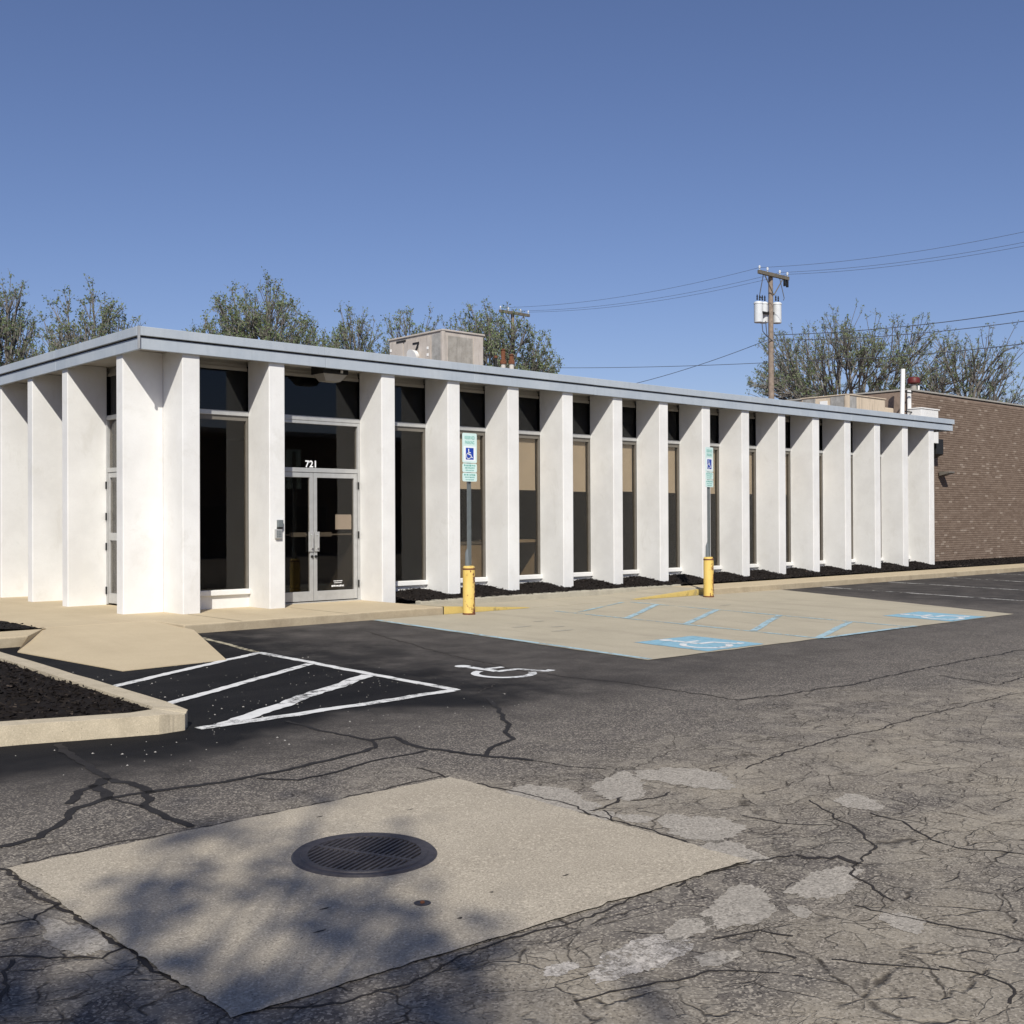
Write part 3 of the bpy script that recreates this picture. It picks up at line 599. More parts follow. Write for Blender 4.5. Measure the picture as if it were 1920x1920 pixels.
# double entrance door in bay 1
a, b = FX[1]+T, FX[2]
dr, P = bay(a, b, kind='door')
m = MB(); m.box((a, .0, .28), (a+.05, .09, 3.22)); m.box((b-.05, .0, .28), (b, .09, 3.22)); m.box((a+.05, .002, 2.385), (b-.05, .088, 2.455)); m.box((a+.05, .004, 3.17), (b-.05, .086, 3.22)); P(m, 'door_frame', MAT['alum'], dr, bevel=.004)
P(MB().box((a+.05, .045, 2.455), (b-.05, .057, 3.17)), 'upper_pane', MAT['glass'], dr)
mid_ = (a+b)/2
for s_, (l0, l1) in ((-1, (a+.055, mid_-.004)), (1, (mid_+.004, b-.055))):
    m = MB(); m.box((l0, .012, .30), (l0+.065, .065, 2.38)); m.box((l1-.065, .012, .30), (l1, .065, 2.38)); m.box((l0+.065, .014, 2.30), (l1-.065, .063, 2.38)); m.box((l0+.065, .014, .30), (l1-.065, .063, .455)); P(m, 'door_leaf_frame', MAT['alum'], dr, bevel=.004)
    P(MB().box((l0+.065, .035, .455), (l1-.065, .045, 2.30)), 'door_pane', MAT['glass'], dr)
    m = MB(); m.box((l0+.07, .075, 1.36), (l1-.07, .11, 1.385)); q0 = l1-.38 if s_ < 0 else l0+.10; m.box((q0, .07, 1.34), (q0+.28, .13, 1.41)); P(m, 'push_bar', MAT['alumdark'], dr)
    hx = mid_+s_*.055
    m = MB(); m.box((hx-.045, -.012, 1.10), (hx+.045, .012, 1.42)); P(m, 'pull_plate', MAT['alum'], dr, bevel=.004)
    m = MB(); m.tube([(hx, .0, 1.14), (hx, -.05, 1.16), (hx, -.05, 1.36), (hx, .0, 1.38)], .011, 8); P(m, 'pull_handle', MAT['alum'], dr, smooth=True)
    m = MB(); m.tube([(hx-s_*.02, -.012, 1.02), (hx-s_*.02, .02, 1.02)], .022, 12); P(m, 'lock_cylinder', MAT['dark'], dr)
for z in (2.18, 1.36, .55):
    m = MB(); m.tube([(b-.045, -.012, z-.06), (b-.045, -.012, z+.06)], .014, 8); P(m, 'hinge', MAT['dark'], dr)
P(MB().box((a, -.02, .262), (b, .10, .285)), 'threshold', MAT['alum'], dr)
P(MB().box((3.03, .048, 1.455), (3.345, .052, 1.70)), 'notice_sheet', MAT['paper'], dr)

def text(body, size, loc, mat, name, parent, sx=1.0, off=0.0, rotz=0.0):
    cu = bpy.data.curves.new('t', 'FONT'); cu.body = body; cu.size = size; cu.align_x = 'CENTER'; cu.align_y = 'CENTER'; cu.offset = off; cu.extrude = .0006; cu.resolution_u = 3
    o = bpy.data.objects.new('t', cu); COL.objects.link(o); bpy.context.view_layer.update()
    me = bpy.data.meshes.new_from_object(o.evaluated_get(bpy.context.evaluated_depsgraph_get())); bpy.data.objects.remove(o)
    me.transform(Matrix.Translation(loc) @ Matrix.Rotation(rotz, 4, 'Z') @ Matrix.Rotation(rad(90), 4, 'X') @ Matrix.Scale(sx, 4, (1, 0, 0)))
    me.materials.clear(); me.materials.append(mat); me.name = name
    return attach(me, name, parent)
def attach(me, name, parent):
    o = bpy.data.objects.new(name, me); COL.objects.link(o); o.parent = parent
    if parent.parent is None: o.matrix_parent_inverse = Matrix.Translation(-Vector(parent.location))
    return o
for i, ch in enumerate('721'):
    text(ch, .15, (2.485+.078*i, .040, 2.515), MAT['inkwhite'], 'house_number', dr, 1.0, .004)
def fuzz(rows, y, mat, name, parent, seed):      # print too small to read: broken dashes line by line
    r = random.Random(seed); m = MB()
    for x0, x1, z, h in rows:
        x = x0
        while x < x1:
            wl = r.uniform(.5, 1.1)*h; m.box((x, y-.0006, z-h/2*r.uniform(.7, 1)), (min(x+wl, x1), y, z+h/2*r.uniform(.7, 1))); x += wl+h*r.uniform(.15, .4)
    return part(m, name, mat, parent)
fuzz([(2.98, 3.15, .605, .016), (2.99, 3.14, .575, .012), (2.94, 3.18, .525, .030)], .033, MAT['inkwhite'], 'door_lettering', dr, 4)

# left facade: a glazed side door next to the corner, plain windows beyond
a, b = LY[0]+TL, LY[1]
d2, P = bay(a, b, left=True, kind='door')
m = MB(); m.box((a, .0, .28), (a+.05, .09, 3.22)); m.box((b-.05, .0, .28), (b, .09, 3.22)); m.box((a+.05, .002, 2.385), (b-.05, .088, 2.455)); P(m, 'door_frame', MAT['alum'], d2, bevel=.004)
P(MB().box((a+.05, .045, 2.455), (b-.05, .057, 3.22)), 'upper_pane', MAT['glass'], d2)
m = MB(); l0, l1 = b-1.05, b-.055; m.box((l0, .012, .30), (l0+.06, .065, 2.38)); m.box((l1-.06, .012, .30), (l1, .065, 2.38)); m.box((l0+.06, .014, 2.30), (l1-.06, .063, 2.38)); m.box((l0+.06, .014, 1.30), (l1-.06, .063, 1.42)); m.box((l0+.06, .014, .30), (l1-.06, .063, .46)); P(m, 'door_leaf_frame', MAT['alum'], d2, bevel=.004)
P(MB().box((l0+.06, .035, .46), (l1-.06, .045, 2.30)), 'door_pane', MAT['glass'], d2)
P(MB().box((a+.05, .035, .46), (l0-.005, .047, 2.385)), 'side_pane', MAT['glass'], d2)
P(MB().box((a+.05, .02, .28), (l0-.005, .07, .455)), 'side_rail', MAT['alum'], d2)
for z in (2.18, 1.68, 1.20, .50):
    m = MB(); m.tube([(b-.035, -.012, z-.06), (b-.035, -.012, z+.06)], .014, 8); P(m, 'hinge', MAT['dark'], d2)
for i in range(1, len(LY)-1): bay(LY[i]+TL, LY[i+1], left=True)

# inside and shell
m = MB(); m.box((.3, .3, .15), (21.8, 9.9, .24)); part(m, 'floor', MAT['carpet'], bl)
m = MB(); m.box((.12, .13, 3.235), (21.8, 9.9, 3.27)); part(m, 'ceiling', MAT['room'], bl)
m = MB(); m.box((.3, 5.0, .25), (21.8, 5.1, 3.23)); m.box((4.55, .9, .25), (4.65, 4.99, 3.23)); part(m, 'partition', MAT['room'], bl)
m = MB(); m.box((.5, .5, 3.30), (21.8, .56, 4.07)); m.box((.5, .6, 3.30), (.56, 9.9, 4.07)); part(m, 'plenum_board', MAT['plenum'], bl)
m = MB(); m.box((FX[-1]+T-.25, .03, .1), (FX[-1]+T, 12, ZS-.002)); m.box((.02, 11.7, .1), (FX[-1]+T-.26, 11.95, ZS-.002)); m.box((.02, LY[-1]+TL, .1), (.25, 11.69, ZS-.002)); part(m, 'side_wall', MAT['white'], bl)
# furniture glimpsed through the glass
cb = thing('filing_cabinet', 'low tan cabinet inside the window behind the nearer parking sign', 'cabinet', (6.4, .7, .24))
m = MB(); m.box((5.9, .35, .24), (6.9, .9, 1.15)); part(m, 'body', MAT['wood'], cb); m = MB(); m.box((5.88, .33, 1.151), (6.92, .92, 1.19)); part(m, 'top', MAT['alumdark'], cb)
dk = thing('office_desk', 'brown wooden desk inside the window right of the nearer parking sign', 'desk', (7.6, .8, .24))
m = MB(); m.box((7.0, .4, 1.16), (8.15, 1.2, 1.21)); part(m, 'top', MAT['wood'], dk)
for x in (7.03, 8.06):
    m = MB(); m.box((x, .42, .24), (x+.07, 1.18, 1.158)); part(m, 'leg_panel', MAT['wood'], dk)

# bed along the facade
def bedh(x, y):
    t = max(0, min(1, (y+1.14)/1.0)); h = .297+.05*t
    for k in range(2, 15):
        u = (x-FX[k]-T)/(FX[k+1]-FX[k]-T)
        if 0 < u < 1: h += (.095*math.sin(math.pi*u)**.8+.015*math.sin(9*x+3*y))*math.exp(-((y+.42)/.38)**2); break
    return h
inb = lambda x, y: y < -.0 or x > 21.9
mulch('mulch', None, lambda x, y: bedh(x, y), lambda x, y: True, .07, 8000, (3.775, 21.9, -1.29, -.004), 'black mulch mounded between the fins along the front', .05)
mulch('mulch', None, lambda x, y: .285+.03*max(0, min(1, (y+1.2)/1.5)), lambda x, y: True, .10, 2500, (21.9, 33, -1.295, .69), 'black mulch bed at the foot of the brown brick wall', .06)

# ================================================================== BRICK BUILDING
bb = thing('brick_building', 'brown brick building wall standing behind the right end of the white building', 'building', (34, 7, .15))
BY, BX0, BX1, BZ = .70, 22.92, 46.0, 5.26
m = MB(); m.box((BX0+.01, BY+.012, -.2), (BX1, 14, BZ-.02)); part(m, 'wall', MAT['mortar'], bb)
m = MB(); m.box((BX0-.02, BY-.03, BZ), (BX1, BY+.30, BZ+.05)); m.box((BX0-.02, BY+.302, BZ), (BX0+.3, 14, BZ+.05)); part(m, 'coping', MAT['header'], bb, bevel=.008)
m = MB(); m.box((BX0-.06, BY-.035, 4.2), (BX0+.10, BY-.004, BZ-.002)); part(m, 'corner_flashing', MAT['whitemetal'], bb)
bl_, bh, bd = .194, .057, .022; cx_, rz_ = .2035, .0667; lst = []
for r in range(int((BZ-.02-.12)/rz_)):
    z = .12+r*rz_; off = (r % 2)*cx_/2
    for c in range(int((38-BX0)/cx_)):
        x = BX0+.01+c*cx_+off; d = (x-CAM[0])**2+(BY-CAM[1])**2
        dv = np.array([x+.1, BY, z+.03])-CAM; dd = dv@FW; pxx = 960+FPX*(dv@RT)/dd
        vis = pxx < 1925 and (pxx > 1758 or z > 4.4) and z > .28
        lst.append((not vis, d, x, z))
lst.sort()
variants = []
for i in range(10):
    m = MB(); m.box((0, -.010+rng.uniform(-.002, .002), 0), (bl_, .018, bh)); me = m.mesh('brick', MAT['brick']); set_tint(me, [i/9*.85 if i < 9 else .97]*6); variants.append(me)
br = random.Random(5)
for _, _, x, z in lst[:300]:
    o = bpy.data.objects.new('brick', variants[br.randrange(9) if br.random() > .045 else 9]); COL.objects.link(o); o.parent = bb; o.matrix_parent_inverse = Matrix.Translation(-Vector(bb.location)); o.location = (x, BY, z)
m = MB(); tn = []
for _, _, x, z in lst[300:]:
    y0 = BY-.010+br.uniform(-.002, .002); m.box((x, y0, z), (x+bl_, BY+.018, z+bh)); t = br.random()*.85 if br.random() > .045 else .97; tn += [t]*6
o = part(m, 'brick_courses', MAT['brick'], bb); set_tint(o.data, tn); o['kind'] = 'stuff'

def wall_lamp(name, label, x, z, wx, dy, hz, wedge):
    t = thing(name, label, 'wall lamp', (x, BY-.02, z))
    y1 = BY-.013
    m = MB(); m.box((x-wx*.35, y1-.04, z-hz*.35), (x+wx*.35, y1, z+hz*.35)); part(m, 'back_plate', MAT['dark'], t)
    m = MB(); v = [(x-wx/2, y1-dy, z+hz*wedge), (x+wx/2, y1-dy, z+hz*wedge), (x+wx/2, y1-.041, z-hz/2), (x-wx/2, y1-.041, z-hz/2), (x-wx/2, y1-dy, z+hz/2), (x+wx/2, y1-dy, z+hz/2), (x+wx/2, y1-.041, z+hz/2), (x-wx/2, y1-.041, z+hz/2)]
    m.add(v, [(0,3,2,1),(4,5,6,7),(0,1,5,4),(1,2,6,5),(2,3,7,6),(3,0,4,7)]); part(m, 'housing', MAT['dark'] if wedge < 0 else MAT['alumdark'], t, bevel=.01)
    m = MB(); m.box((x-wx*.4, y1-dy*.8, z-hz*.12), (x+wx*.4, y1-dy*.5, z-hz*.08)); part(m, 'lens', MAT['whitemetal'], t)
wall_lamp('wall_lamp', 'small flat lamp on the brown brick wall casting a slanted shadow', 24.75, 2.90, .34, .36, .13, .1)
wall_lamp('wall_lamp', 'black wall lamp high on the brick wall just under the roof end', 24.15, 3.62, .42, .30, .55, -.3)

# ================================================================== SIGNS, DOOR THINGS
def sign(loc, label, seed, rot):
    x, y = loc; z = gz(y); t = thing('accessible_parking_sign', label, 'parking sign', (x, y, z), 'accessible parking signs')
    m = MB(); m.lathe((x, y, z), [(.094, -.05), (.094, .70), (.090, .735), (.07, .75), (.001, .752)], 24); bo = part(m, 'bollard', MAT['yellow'], t, smooth=True)
    m = MB(); m.lathe((x, y, z), [(.099, 0), (.099, .025), (.095, .03), (.094, .03)], 24); part(m, 'rusty_base', MAT['rust'], t)
    m = MB(); m.lathe((x, y, z), [(.096, .69), (.097, .70), (.095, .715)], 24); part(m, 'rusty_rim', MAT['rust'], t)
    m = MB(); c, s_ = math.cos(rot), math.sin(rot)
    def L(u, v): return (x+u*c-v*s_, y+u*s_+v*c)
    def obox(mm, u0, u1, v0, v1, z0, z1):
        k = [L(u0, v0), L(u1, v0), L(u1, v1), L(u0, v1)]; mm.prism(k, z0, z1); return mm
    obox(m, -.032, .032, .0, .006, z+.74, 2.88); obox(m, -.034, -.026, -.022, -.0002, z+.74, 2.88); obox(m, .026, .034, -.022, -.0002, z+.74, 2.88); part(m, 'post', MAT['galvpost'], t)
    m = MB(); m.tube([(x-.03, y, z+.75), (x-.034, y, z+.95), (x-.012, y, z+1.05)], [.035, .03, .008], 8); part(m, 'weld_gusset', MAT['galvpost'], t, smooth=True)
    def plate(z0, z1, name, mat):
        w2 = .152; R = .025; pts = []
        for cu, cz, a0 in ((w2-R, z0+R, -90), (w2-R, z1-R, 0), (-w2+R, z1-R, 90), (-w2+R, z0+R, 180)):
            for k in range(5): a = rad(a0+22.5*k); pts.append((cu+R*math.cos(a), cz+R*math.sin(a)))
        m = MB(); n = len(pts); m.add([(*L(u, -.030), q) for u, q in pts]+[(*L(u, -.026), q) for u, q in pts], [tuple(range(n)), tuple(range(2*n-1, n-1, -1))]+[((i+1) % n, i, n+i, n+(i+1) % n) for i in range(n)])
        return part(m, name, mat, t)
    def flatq(u0, u1, z0, z1, d, name, mat, par):
        m = MB(); obox(m, u0, u1, -.030-d, -.0301, z0, z1); return part(m, name, mat, par)
    p1 = plate(2.475, 2.93, 'sign_plate', MAT['signface'])
    flatq(-.125, .125, 2.50, 2.73, .0006, 'white_panel', MAT['signwhite'], p1)
    flatq(-.082, .082, 2.525, 2.705, .0012, 'blue_panel', MAT['signblue'], p1)
    wl = MB(); cu0, cz0, sc = -.005, 2.612, .155
    def st(pts, wd):
        for (a0, b0), (a1, b1) in zip(pts[:-1], pts[1:]):
            d = Vector((a1-a0, b1-b0)).normalized(); nrm = Vector((-d.y, d.x))*wd/2
            q = [(a0+nrm.x-d.x*wd*.2, b0+nrm.y-d.y*wd*.2), (a0-nrm.x-d.x*wd*.2, b0-nrm.y-d.y*wd*.2), (a1-nrm.x+d.x*wd*.2, b1-nrm.y+d.y*wd*.2), (a1+nrm.x+d.x*wd*.2, b1+nrm.y+d.y*wd*.2)]
            wl.add([(*L(cu0+u*sc, -.0316), cz0+v*sc) for u, v in q], [(0, 1, 2, 3)])
    st([(-.11,.33), (-.085,-.06)], .12); st([(-.09,.14), (.16,.13)], .08); st([(-.10,-.06), (.17,-.07), (.30,-.36), (.40,-.33)], .10)
    st([(-.12+.30*math.cos(q), -.20+.27*math.sin(q)) for q in [rad(v) for v in range(108, 345, 14)]], .09); st([(-.12,.38), (-.12,.48)], .13)
    part(wl, 'wheelchair_mark', MAT['inkwhite'], p1)
    for body, zz in (('RESERVED', 2.858), ('PARKING', 2.785)):
        text(body, .072, (*L(0, -.0306), zz), MAT['signgreen'], 'sign_lettering', p1, .66, .001, rot)
    for z0, z1, sd in ((2.33, 2.465, 1), (2.19, 2.322, 2)):
        pp = plate(z0, z1, 'lower_plate', MAT['signface'])
        hh = z1-z0; fm = MB(); r = random.Random(seed*10+sd)
        for zz, h, w2 in ((z1-.03, .030, .12), (z1-.068, .024, .10), (z1-.104, .022, .085)):
            u = -w2
            while u < w2:
                wl2 = r.uniform(.5, 1.0)*h; obox(fm, u, min(u+wl2, w2), -.0309, -.0301, zz-h/2*r.uniform(.6, 1), zz+h/2*r.uniform(.6, 1)); u += wl2+h*r.uniform(.2, .5)
        part(fm, 'small_print', MAT['signgreen'], pp)
    return t
sign((3.79, -2.46), 'accessible parking sign on yellow bollard nearest the glass entrance doors', 1, 0.06)
sign((9.47, -2.62), 'accessible parking sign on rust-streaked yellow bollard farther right along the kerb', 2, .18)

pl = thing('ceiling_light', 'dark boxed light under the roof overhang above the entrance doors', 'light', (2.70, -.30, 4.08))
m = MB(); m.box((2.46, -.48, 3.945), (2.94, -.12, 4.079)); part(m, 'housing', MAT['dark'], pl, bevel=.01)
m = MB(); v = [(2.48,-.46,3.944), (2.92,-.46,3.944), (2.92,-.14,3.944), (2.48,-.14,3.944), (2.56,-.40,3.835), (2.84,-.40,3.835), (2.84,-.20,3.835), (2.56,-.20,3.835)]
m.add(v, [(0,1,2,3),(7,6,5,4),(4,5,1,0),(5,6,2,1),(6,7,3,2),(7,4,0,3)]); part(m, 'lens', MAT['header'], pl)
m = MB(); m.lathe((2.80, -.495, 3.985), [(.02, -.02), (.02, .02)], 10); part(m, 'sensor', MAT['whitemetal'], pl)
ic = thing('door_intercom', 'grey intercom box on the white fin left of the entrance', 'intercom', (1.55, -D, 1.33))
m = MB(); m.box((1.49, -D-.045, 1.33), (1.60, -D-.001, 1.475)); part(m, 'keypad', MAT['alum'], ic, bevel=.006)
m = MB(); m.box((1.53, -D-.06, 1.505), (1.615, -D-.001, 1.615)); part(m, 'speaker_box', MAT['galvpost'], ic, bevel=.006)
m = MB(); m.box((1.53, -D-.05, 1.478), (1.61, -D-.001, 1.502)); part(m, 'bracket', MAT['dark'], ic)
m = MB()
for i in range(3):
    for j in range(4): m.box((1.508+i*.028, -D-.049, 1.35+j*.028), (1.528+i*.028, -D-.0452, 1.37+j*.028))
part(m, 'keys', MAT['galvpost'], ic)

# ================================================================== ROOFTOP
RZ = 4.271
hv = thing('rooftop_unit', 'grey weathered rooftop air unit on the white building near the entrance', 'air unit', (8.7, 4.5, RZ))
x0, x1, y0, y1, zt = 8.15, 9.32, 3.56, 5.52, 5.76
m = MB(); m.box((x0, y0, RZ), (x1, y1, zt-.03)); part(m, 'casing', MAT['hvac'], hv, bevel=.012)
m = MB(); m.box((x0-.03, y0-.03, zt-.029), (x1+.03, y1+.03, zt+.01)); part(m, 'top_lid', MAT['hvac'], hv, bevel=.01)
m = MB()
for i in range(34): m.box((x0+.14+i*.021, y0-.012, RZ+.15), (x0+.148+i*.021, y0-.002, zt-.12))
part(m, 'coil_guard', MAT['hvacfin'], hv)
m = MB(); m.box((x1-.30, y0-.016, RZ+.1), (x1-.03, y0-.003, zt-.08)); part(m, 'access_panel', MAT['hvac'], hv, bevel=.006)
m = MB(); m.box((x0-.016, y0+.03, RZ+.1), (x0-.003, y0+.36, zt-.07)); part(m, 'corner_coil', MAT['hvacfin'], hv)
m = MB(); m.box((x0-.02, y0-.02, RZ+.02), (x0+.06, y0+.06, zt-.032)); part(m, 'corner_post', MAT['hvac'], hv, bevel=.008)
for ya, yb in ((y0+.42, y0+.85), (y0+.90, y0+1.38), (y0+1.42, y1-.04)):
    m = MB(); m.box((x0-.016, ya, RZ+.1), (x0-.003, yb, zt-.10)); part(m, 'side_panel', MAT['hvac'], hv, bevel=.006)
m = MB(); m.add([(x0-.02, y, z) for y, z in ((4.62, 5.585), (4.62, 5.535), (4.45, 5.535), (4.54, 5.39), (4.47, 5.39), (4.375, 5.54), (4.375, 5.585))], [(0, 1, 2, 5, 6), (2, 3, 4, 5)]); part(m, 'dark_flat_shape', MAT['dark'], hv)  # flat angular dark shape set just off the side panel
m = MB(); m.tube([(x0-.017, 4.50, 5.29), (x0-.14, 4.50, 5.25)], [.12, .17], 12); part(m, 'flue_cap', MAT['whitemetal'], hv, smooth=True)
m = MB(); m.box((x0-.03, 4.87, 5.645), (x0-.0165, 5.22, 5.685)); part(m, 'handle_slot', MAT['dark'], hv)
for q in ((4.07, 5.41), (4.07, 5.26), (y1-.08, 5.5), (y1-.08, 5.35)):
    m = MB(); m.box((x0-.025, q[0]-.03, q[1]-.03), (x0-.0165, q[0]+.03, q[1]+.03)); part(m, 'latch', MAT['whitemetal'], hv)

h2 = thing('rooftop_unit', 'beige stepped rooftop air unit near the right end of the white roof', 'air unit', (21, 1.6, RZ))
x0, y0, y1, zt = 20.05, .90, 2.35, 4.97
m = MB(); m.box((x0, y0, RZ), (x0+1.95, y1, zt-.03)); part(m, 'casing', MAT['hvacbeige'], h2, bevel=.012)
m = MB(); m.box((x0+1.952, y0+.02, RZ), (x0+2.45, y1-.1, zt-.24)); part(m, 'economizer', MAT['hvacbeige'], h2, bevel=.02)
m = MB(); m.box((x0-.03, y0-.03, zt-.029), (x0+1.98, y1+.03, zt)); part(m, 'top_lid', MAT['hvacbeige'], h2, bevel=.01)
m = MB(); m.box((x0-.02, y0-.02, RZ), (x0+.07, y0+.07, zt-.032)); part(m, 'corner_post', MAT['hvacbeige'], h2)
m = MB(); m.box((x0-.015, y0+.10, RZ+.05), (x0-.003, y0+.52, zt-.05)); part(m, 'coil_guard', MAT['hvacfin'], h2)
m = MB(); m.box((x0-.015, y0+1.0, RZ+.05), (x0-.003, y1-.05, zt-.06)); part(m, 'coil_guard', MAT['hvacfin'], h2)
m = MB(); m.box((x0-.016, y0+.62, 4.62), (x0-.003, y0+.86, zt-.14)); part(m, 'rating_plate', MAT['whitemetal'], h2)
m = MB(); m.box((x0+.10, y0-.014, RZ+.05), (x0+.42, y0-.003, zt-.06)); part(m, 'louvre_panel', MAT['hvacfin'], h2)

for i, (dx, lab) in enumerate(((0, 'left of the two short rust-capped vent pipes beside the grey roof unit'), (.19, 'right of the two short rust-capped vent pipes beside the grey roof unit'))):
    t = thing('vent_pipe', lab, 'vent pipe', (9.80+dx*.74, 3.43-dx*.67, RZ), 'rust-capped vent pipes'); c = (9.80+dx*.74, 3.43-dx*.67, RZ)
    m = MB(); m.lathe(c, [(.055, 0), (.055, .86)], 14); part(m, 'pipe', MAT['soffit'], t, smooth=True)
    m = MB(); m.lathe(c, [(.075, .861), (.075, .93), (.05, .96), (.05, 1.05+.12*(1-i)), (.07, 1.06+.12*(1-i)), (.001, 1.10+.12*(1-i))], 14); part(m, 'rusty_cap', MAT['rust'], t, smooth=True)
t = thing('roof_pipe', 'dark thin steel pipe just left of the two vent pipes on the roof', 'pipe', (9.68, 3.55, RZ))
m = MB(); m.lathe((9.68, 3.55, RZ), [(.03, 0), (.03, 1.0)], 10); part(m, 'pipe', MAT['dark'], t); m = MB(); m.lathe((9.68, 3.55, RZ), [(.04, 1.001), (.04, 1.05), (.001, 1.06)], 10); part(m, 'cap', MAT['rust'], t)

wp = thing('white_standpipe', 'tall white pipe leaning slightly at the corner of the brick building', 'pipe', (22.3, .55, 4.27))
m = MB(); m.tube([(22.28, .55, 4.2), (22.36, .55, 5.80)], .062, 12); part(m, 'pipe', MAT['whitemetal'], wp, smooth=True)
for z in (4.6, 5.15):
    m = MB(); m.box((22.3, .55, z), (22.9, .58, z+.03)); part(m, 'bracket', MAT['dark'], wp)
wb = thing('parapet_box', 'low white box on the roof end against the brick wall', 'parapet', (23.1, .45, 3.9))
m = MB(); m.box((22.86, .28, 3.75), (23.86, .655, 4.70)); part(m, 'box', MAT['white'], wb, bevel=.01)
m = MB(); m.box((22.84, .26, 4.701), (23.92, .67, 4.735)); part(m, 'cap', MAT['whitemetal'], wb, bevel=.006)
rv = thing('roof_vent', 'small vent with dark red cap on top of the brick building', 'roof vent', (24.6, 1.7, 5.26))
c = (24.99, 1.65, 5.35)
m = MB(); m.lathe(c, [(.09, -.3), (.09, .32)], 14); part(m, 'stack', MAT['header'], rv)
m = MB(); m.lathe(c, [(.10, .321), (.19, .36), (.19, .48), (.15, .53), (.001, .55)], 16); part(m, 'red_cap', MAT['redcap'], rv, smooth=True)
m = MB(); m.tube([(25.25, 1.65, 5.2), (25.3, 1.65, 5.65)], .03, 8); part(m, 'pipe', MAT['whitemetal'], rv)

# ================================================================== UTILITY POLES AND WIRES
def upole(x, y, zt, label, cans):
    t = thing('utility_pole', label, 'utility pole', (x, y, .15), 'utility poles behind the building')
    m = MB(); zz = [.0, .35, .7, 1.0]; m.tube([(x, y, -.3+(zt+.3)*q) for q in zz], [.15, .13, .11, .09], 12); part(m, 'pole', MAT['pole'], t, smooth=True)
    zc = zt-.12; m = MB(); m.box((x-1.02, y-.20, zc-.07), (x+1.02, y-.10, zc+.07)); part(m, 'crossarm', MAT['polegrey'], t)
    for s_ in (-1, 1):
        m = MB(); m.tube([(x+s_*.62, y-.16, zc-.07), (x, y-.15, zc-.80)], .022, 6); part(m, 'brace', MAT['polegrey'], t)
    for dx in (-.95, -.42, .42, .95):
        m = MB(); m.lathe((x+dx, y-.15, zc+.071), [(.02, 0), (.02, .06), (.05, .07), (.03, .11), (.05, .12), (.03, .18), (.001, .19)], 10); part(m, 'insulator', MAT['can'], t)
    if cans:
        for i, (dx, dy) in enumerate(((-.55, .20), (-.12, .26), (.36, -.05))):
            c = (x+dx, y+dy, zt-1.98+(-.04 if i == 0 else 0)); m = MB(); m.lathe(c, [(.15, -.02), (.175, 0), (.175, .72), (.19, .73), (.19, .77), (.15, .82), (.001, .84)], 18); k = part(m, 'transformer', MAT['can'], t, smooth=True)
            for q in (-.08, .09):
                m = MB(); m.lathe((c[0]+q, c[1], c[2]+.88), [(.025, 0), (.035, .05), (.02, .09), (.035, .13), (.015, .22)], 8); part(m, 'bushing', MAT['dark'], k)
            m = MB(); m.box((min(x, c[0])+.02, min(y, c[1]), c[2]+.35), (max(x, c[0])+.03, max(y, c[1])+.02, c[2]+.42)); part(m, 'bracket', MAT['dark'], k)
        for pts in ([(x-.6, y, zt-2.05), (x-.55, y, zt-2.4), (x-.25, y, zt-2.6), (x-.05, y, zt-2.4)], [(x-.5, y-.1, zt-2.0), (x-.4, y-.1, zt-2.6), (x-.02, y-.1, zt-2.75)], [(x+.42, y-.15, zt-.2), (x+.5, y-.3, zt-1.0), (x+.36, y-.36, zt-1.1)], [(x-.7, y-.15, zt-.2), (x-.75, y, zt-1.0), (x-.62, y, zt-1.1)]):
            m = MB(); m.tube(pts, .02, 6); part(m, 'lead_wire', MAT['wire'], t)
        m = MB(); m.box((x+.88, y-.2, zc-.36), (x+.96, y-.12, zc-.075)); m.box((x+.70, y-.2, zc-.34), (x+.76, y-.12, zc-.075)); part(m, 'fuse_cutout', MAT['dark'], t)
    return t
PR, PL, P3 = (31.06, 11.05, 11.46), (31.5, 26.9, 12.15), (30.6, -6.5, 11.3)
upole(*PR, 'wooden utility pole with three white transformers behind the right part of the roof', True)
upole(*PL, 'distant utility pole rising behind the vent pipes without transformers', False)
upole(*P3, 'utility pole out of view at the far right end of the wires', False)
def wire(a, b, sag, label, r=.014):
    a, b = Vector(a), Vector(b); pts = [a.lerp(b, i/24)-Vector((0, 0, sag*4*(i/24)*(1-i/24))) for i in range(25)]
    o = MB().tube(pts, r, 5).build('power_line', MAT['wire']); tag(o, label, 'wire', 'overhead wires')
for dx, nm in ((-.95, 'leftmost'), (.42, 'middle'), (.95, 'rightmost')):
    zz = .05
    wire((PR[0]+dx, PR[1]-.15, PR[2]+zz), (P3[0]+dx, P3[1]-.15, P3[2]+zz), .55, f'{nm} top wire running from the transformer pole to the right picture edge', .007)
    wire((PL[0]+dx, PL[1]-.15, PL[2]+zz), (PR[0]+dx, PR[1]-.15, PR[2]+zz), .35, f'{nm} top wire between the two utility poles', .007)
wire((PR[0], PR[1]-.15, 8.95), (P3[0], P3[1]-.15, 8.9), .45, 'upper low cable from the transformer pole across the right tree', .015)
wire((PR[0], PR[1]-.15, 8.75), (P3[0], P3[1]-.15, 8.55), .5, 'thin low cable just under the upper low cable on the right', .014)
wire((PR[0], PR[1]-.15, 7.9), (P3[0], P3[1]-.15, 7.7), .4, 'lowest cable on the right passing the tree tips', .016)
wire((PL[0], PL[1]-.15, 7.5), (PR[0], PR[1]-.15, 8.85), .5, 'cable dropping from the transformer pole towards the roof at left', .013)
wire((PL[0], PL[1]-.15, 9.3), (PR[0], PR[1]-.15, 7.85), .1, 'nearly level faint cable between the poles just above the roof', .012)

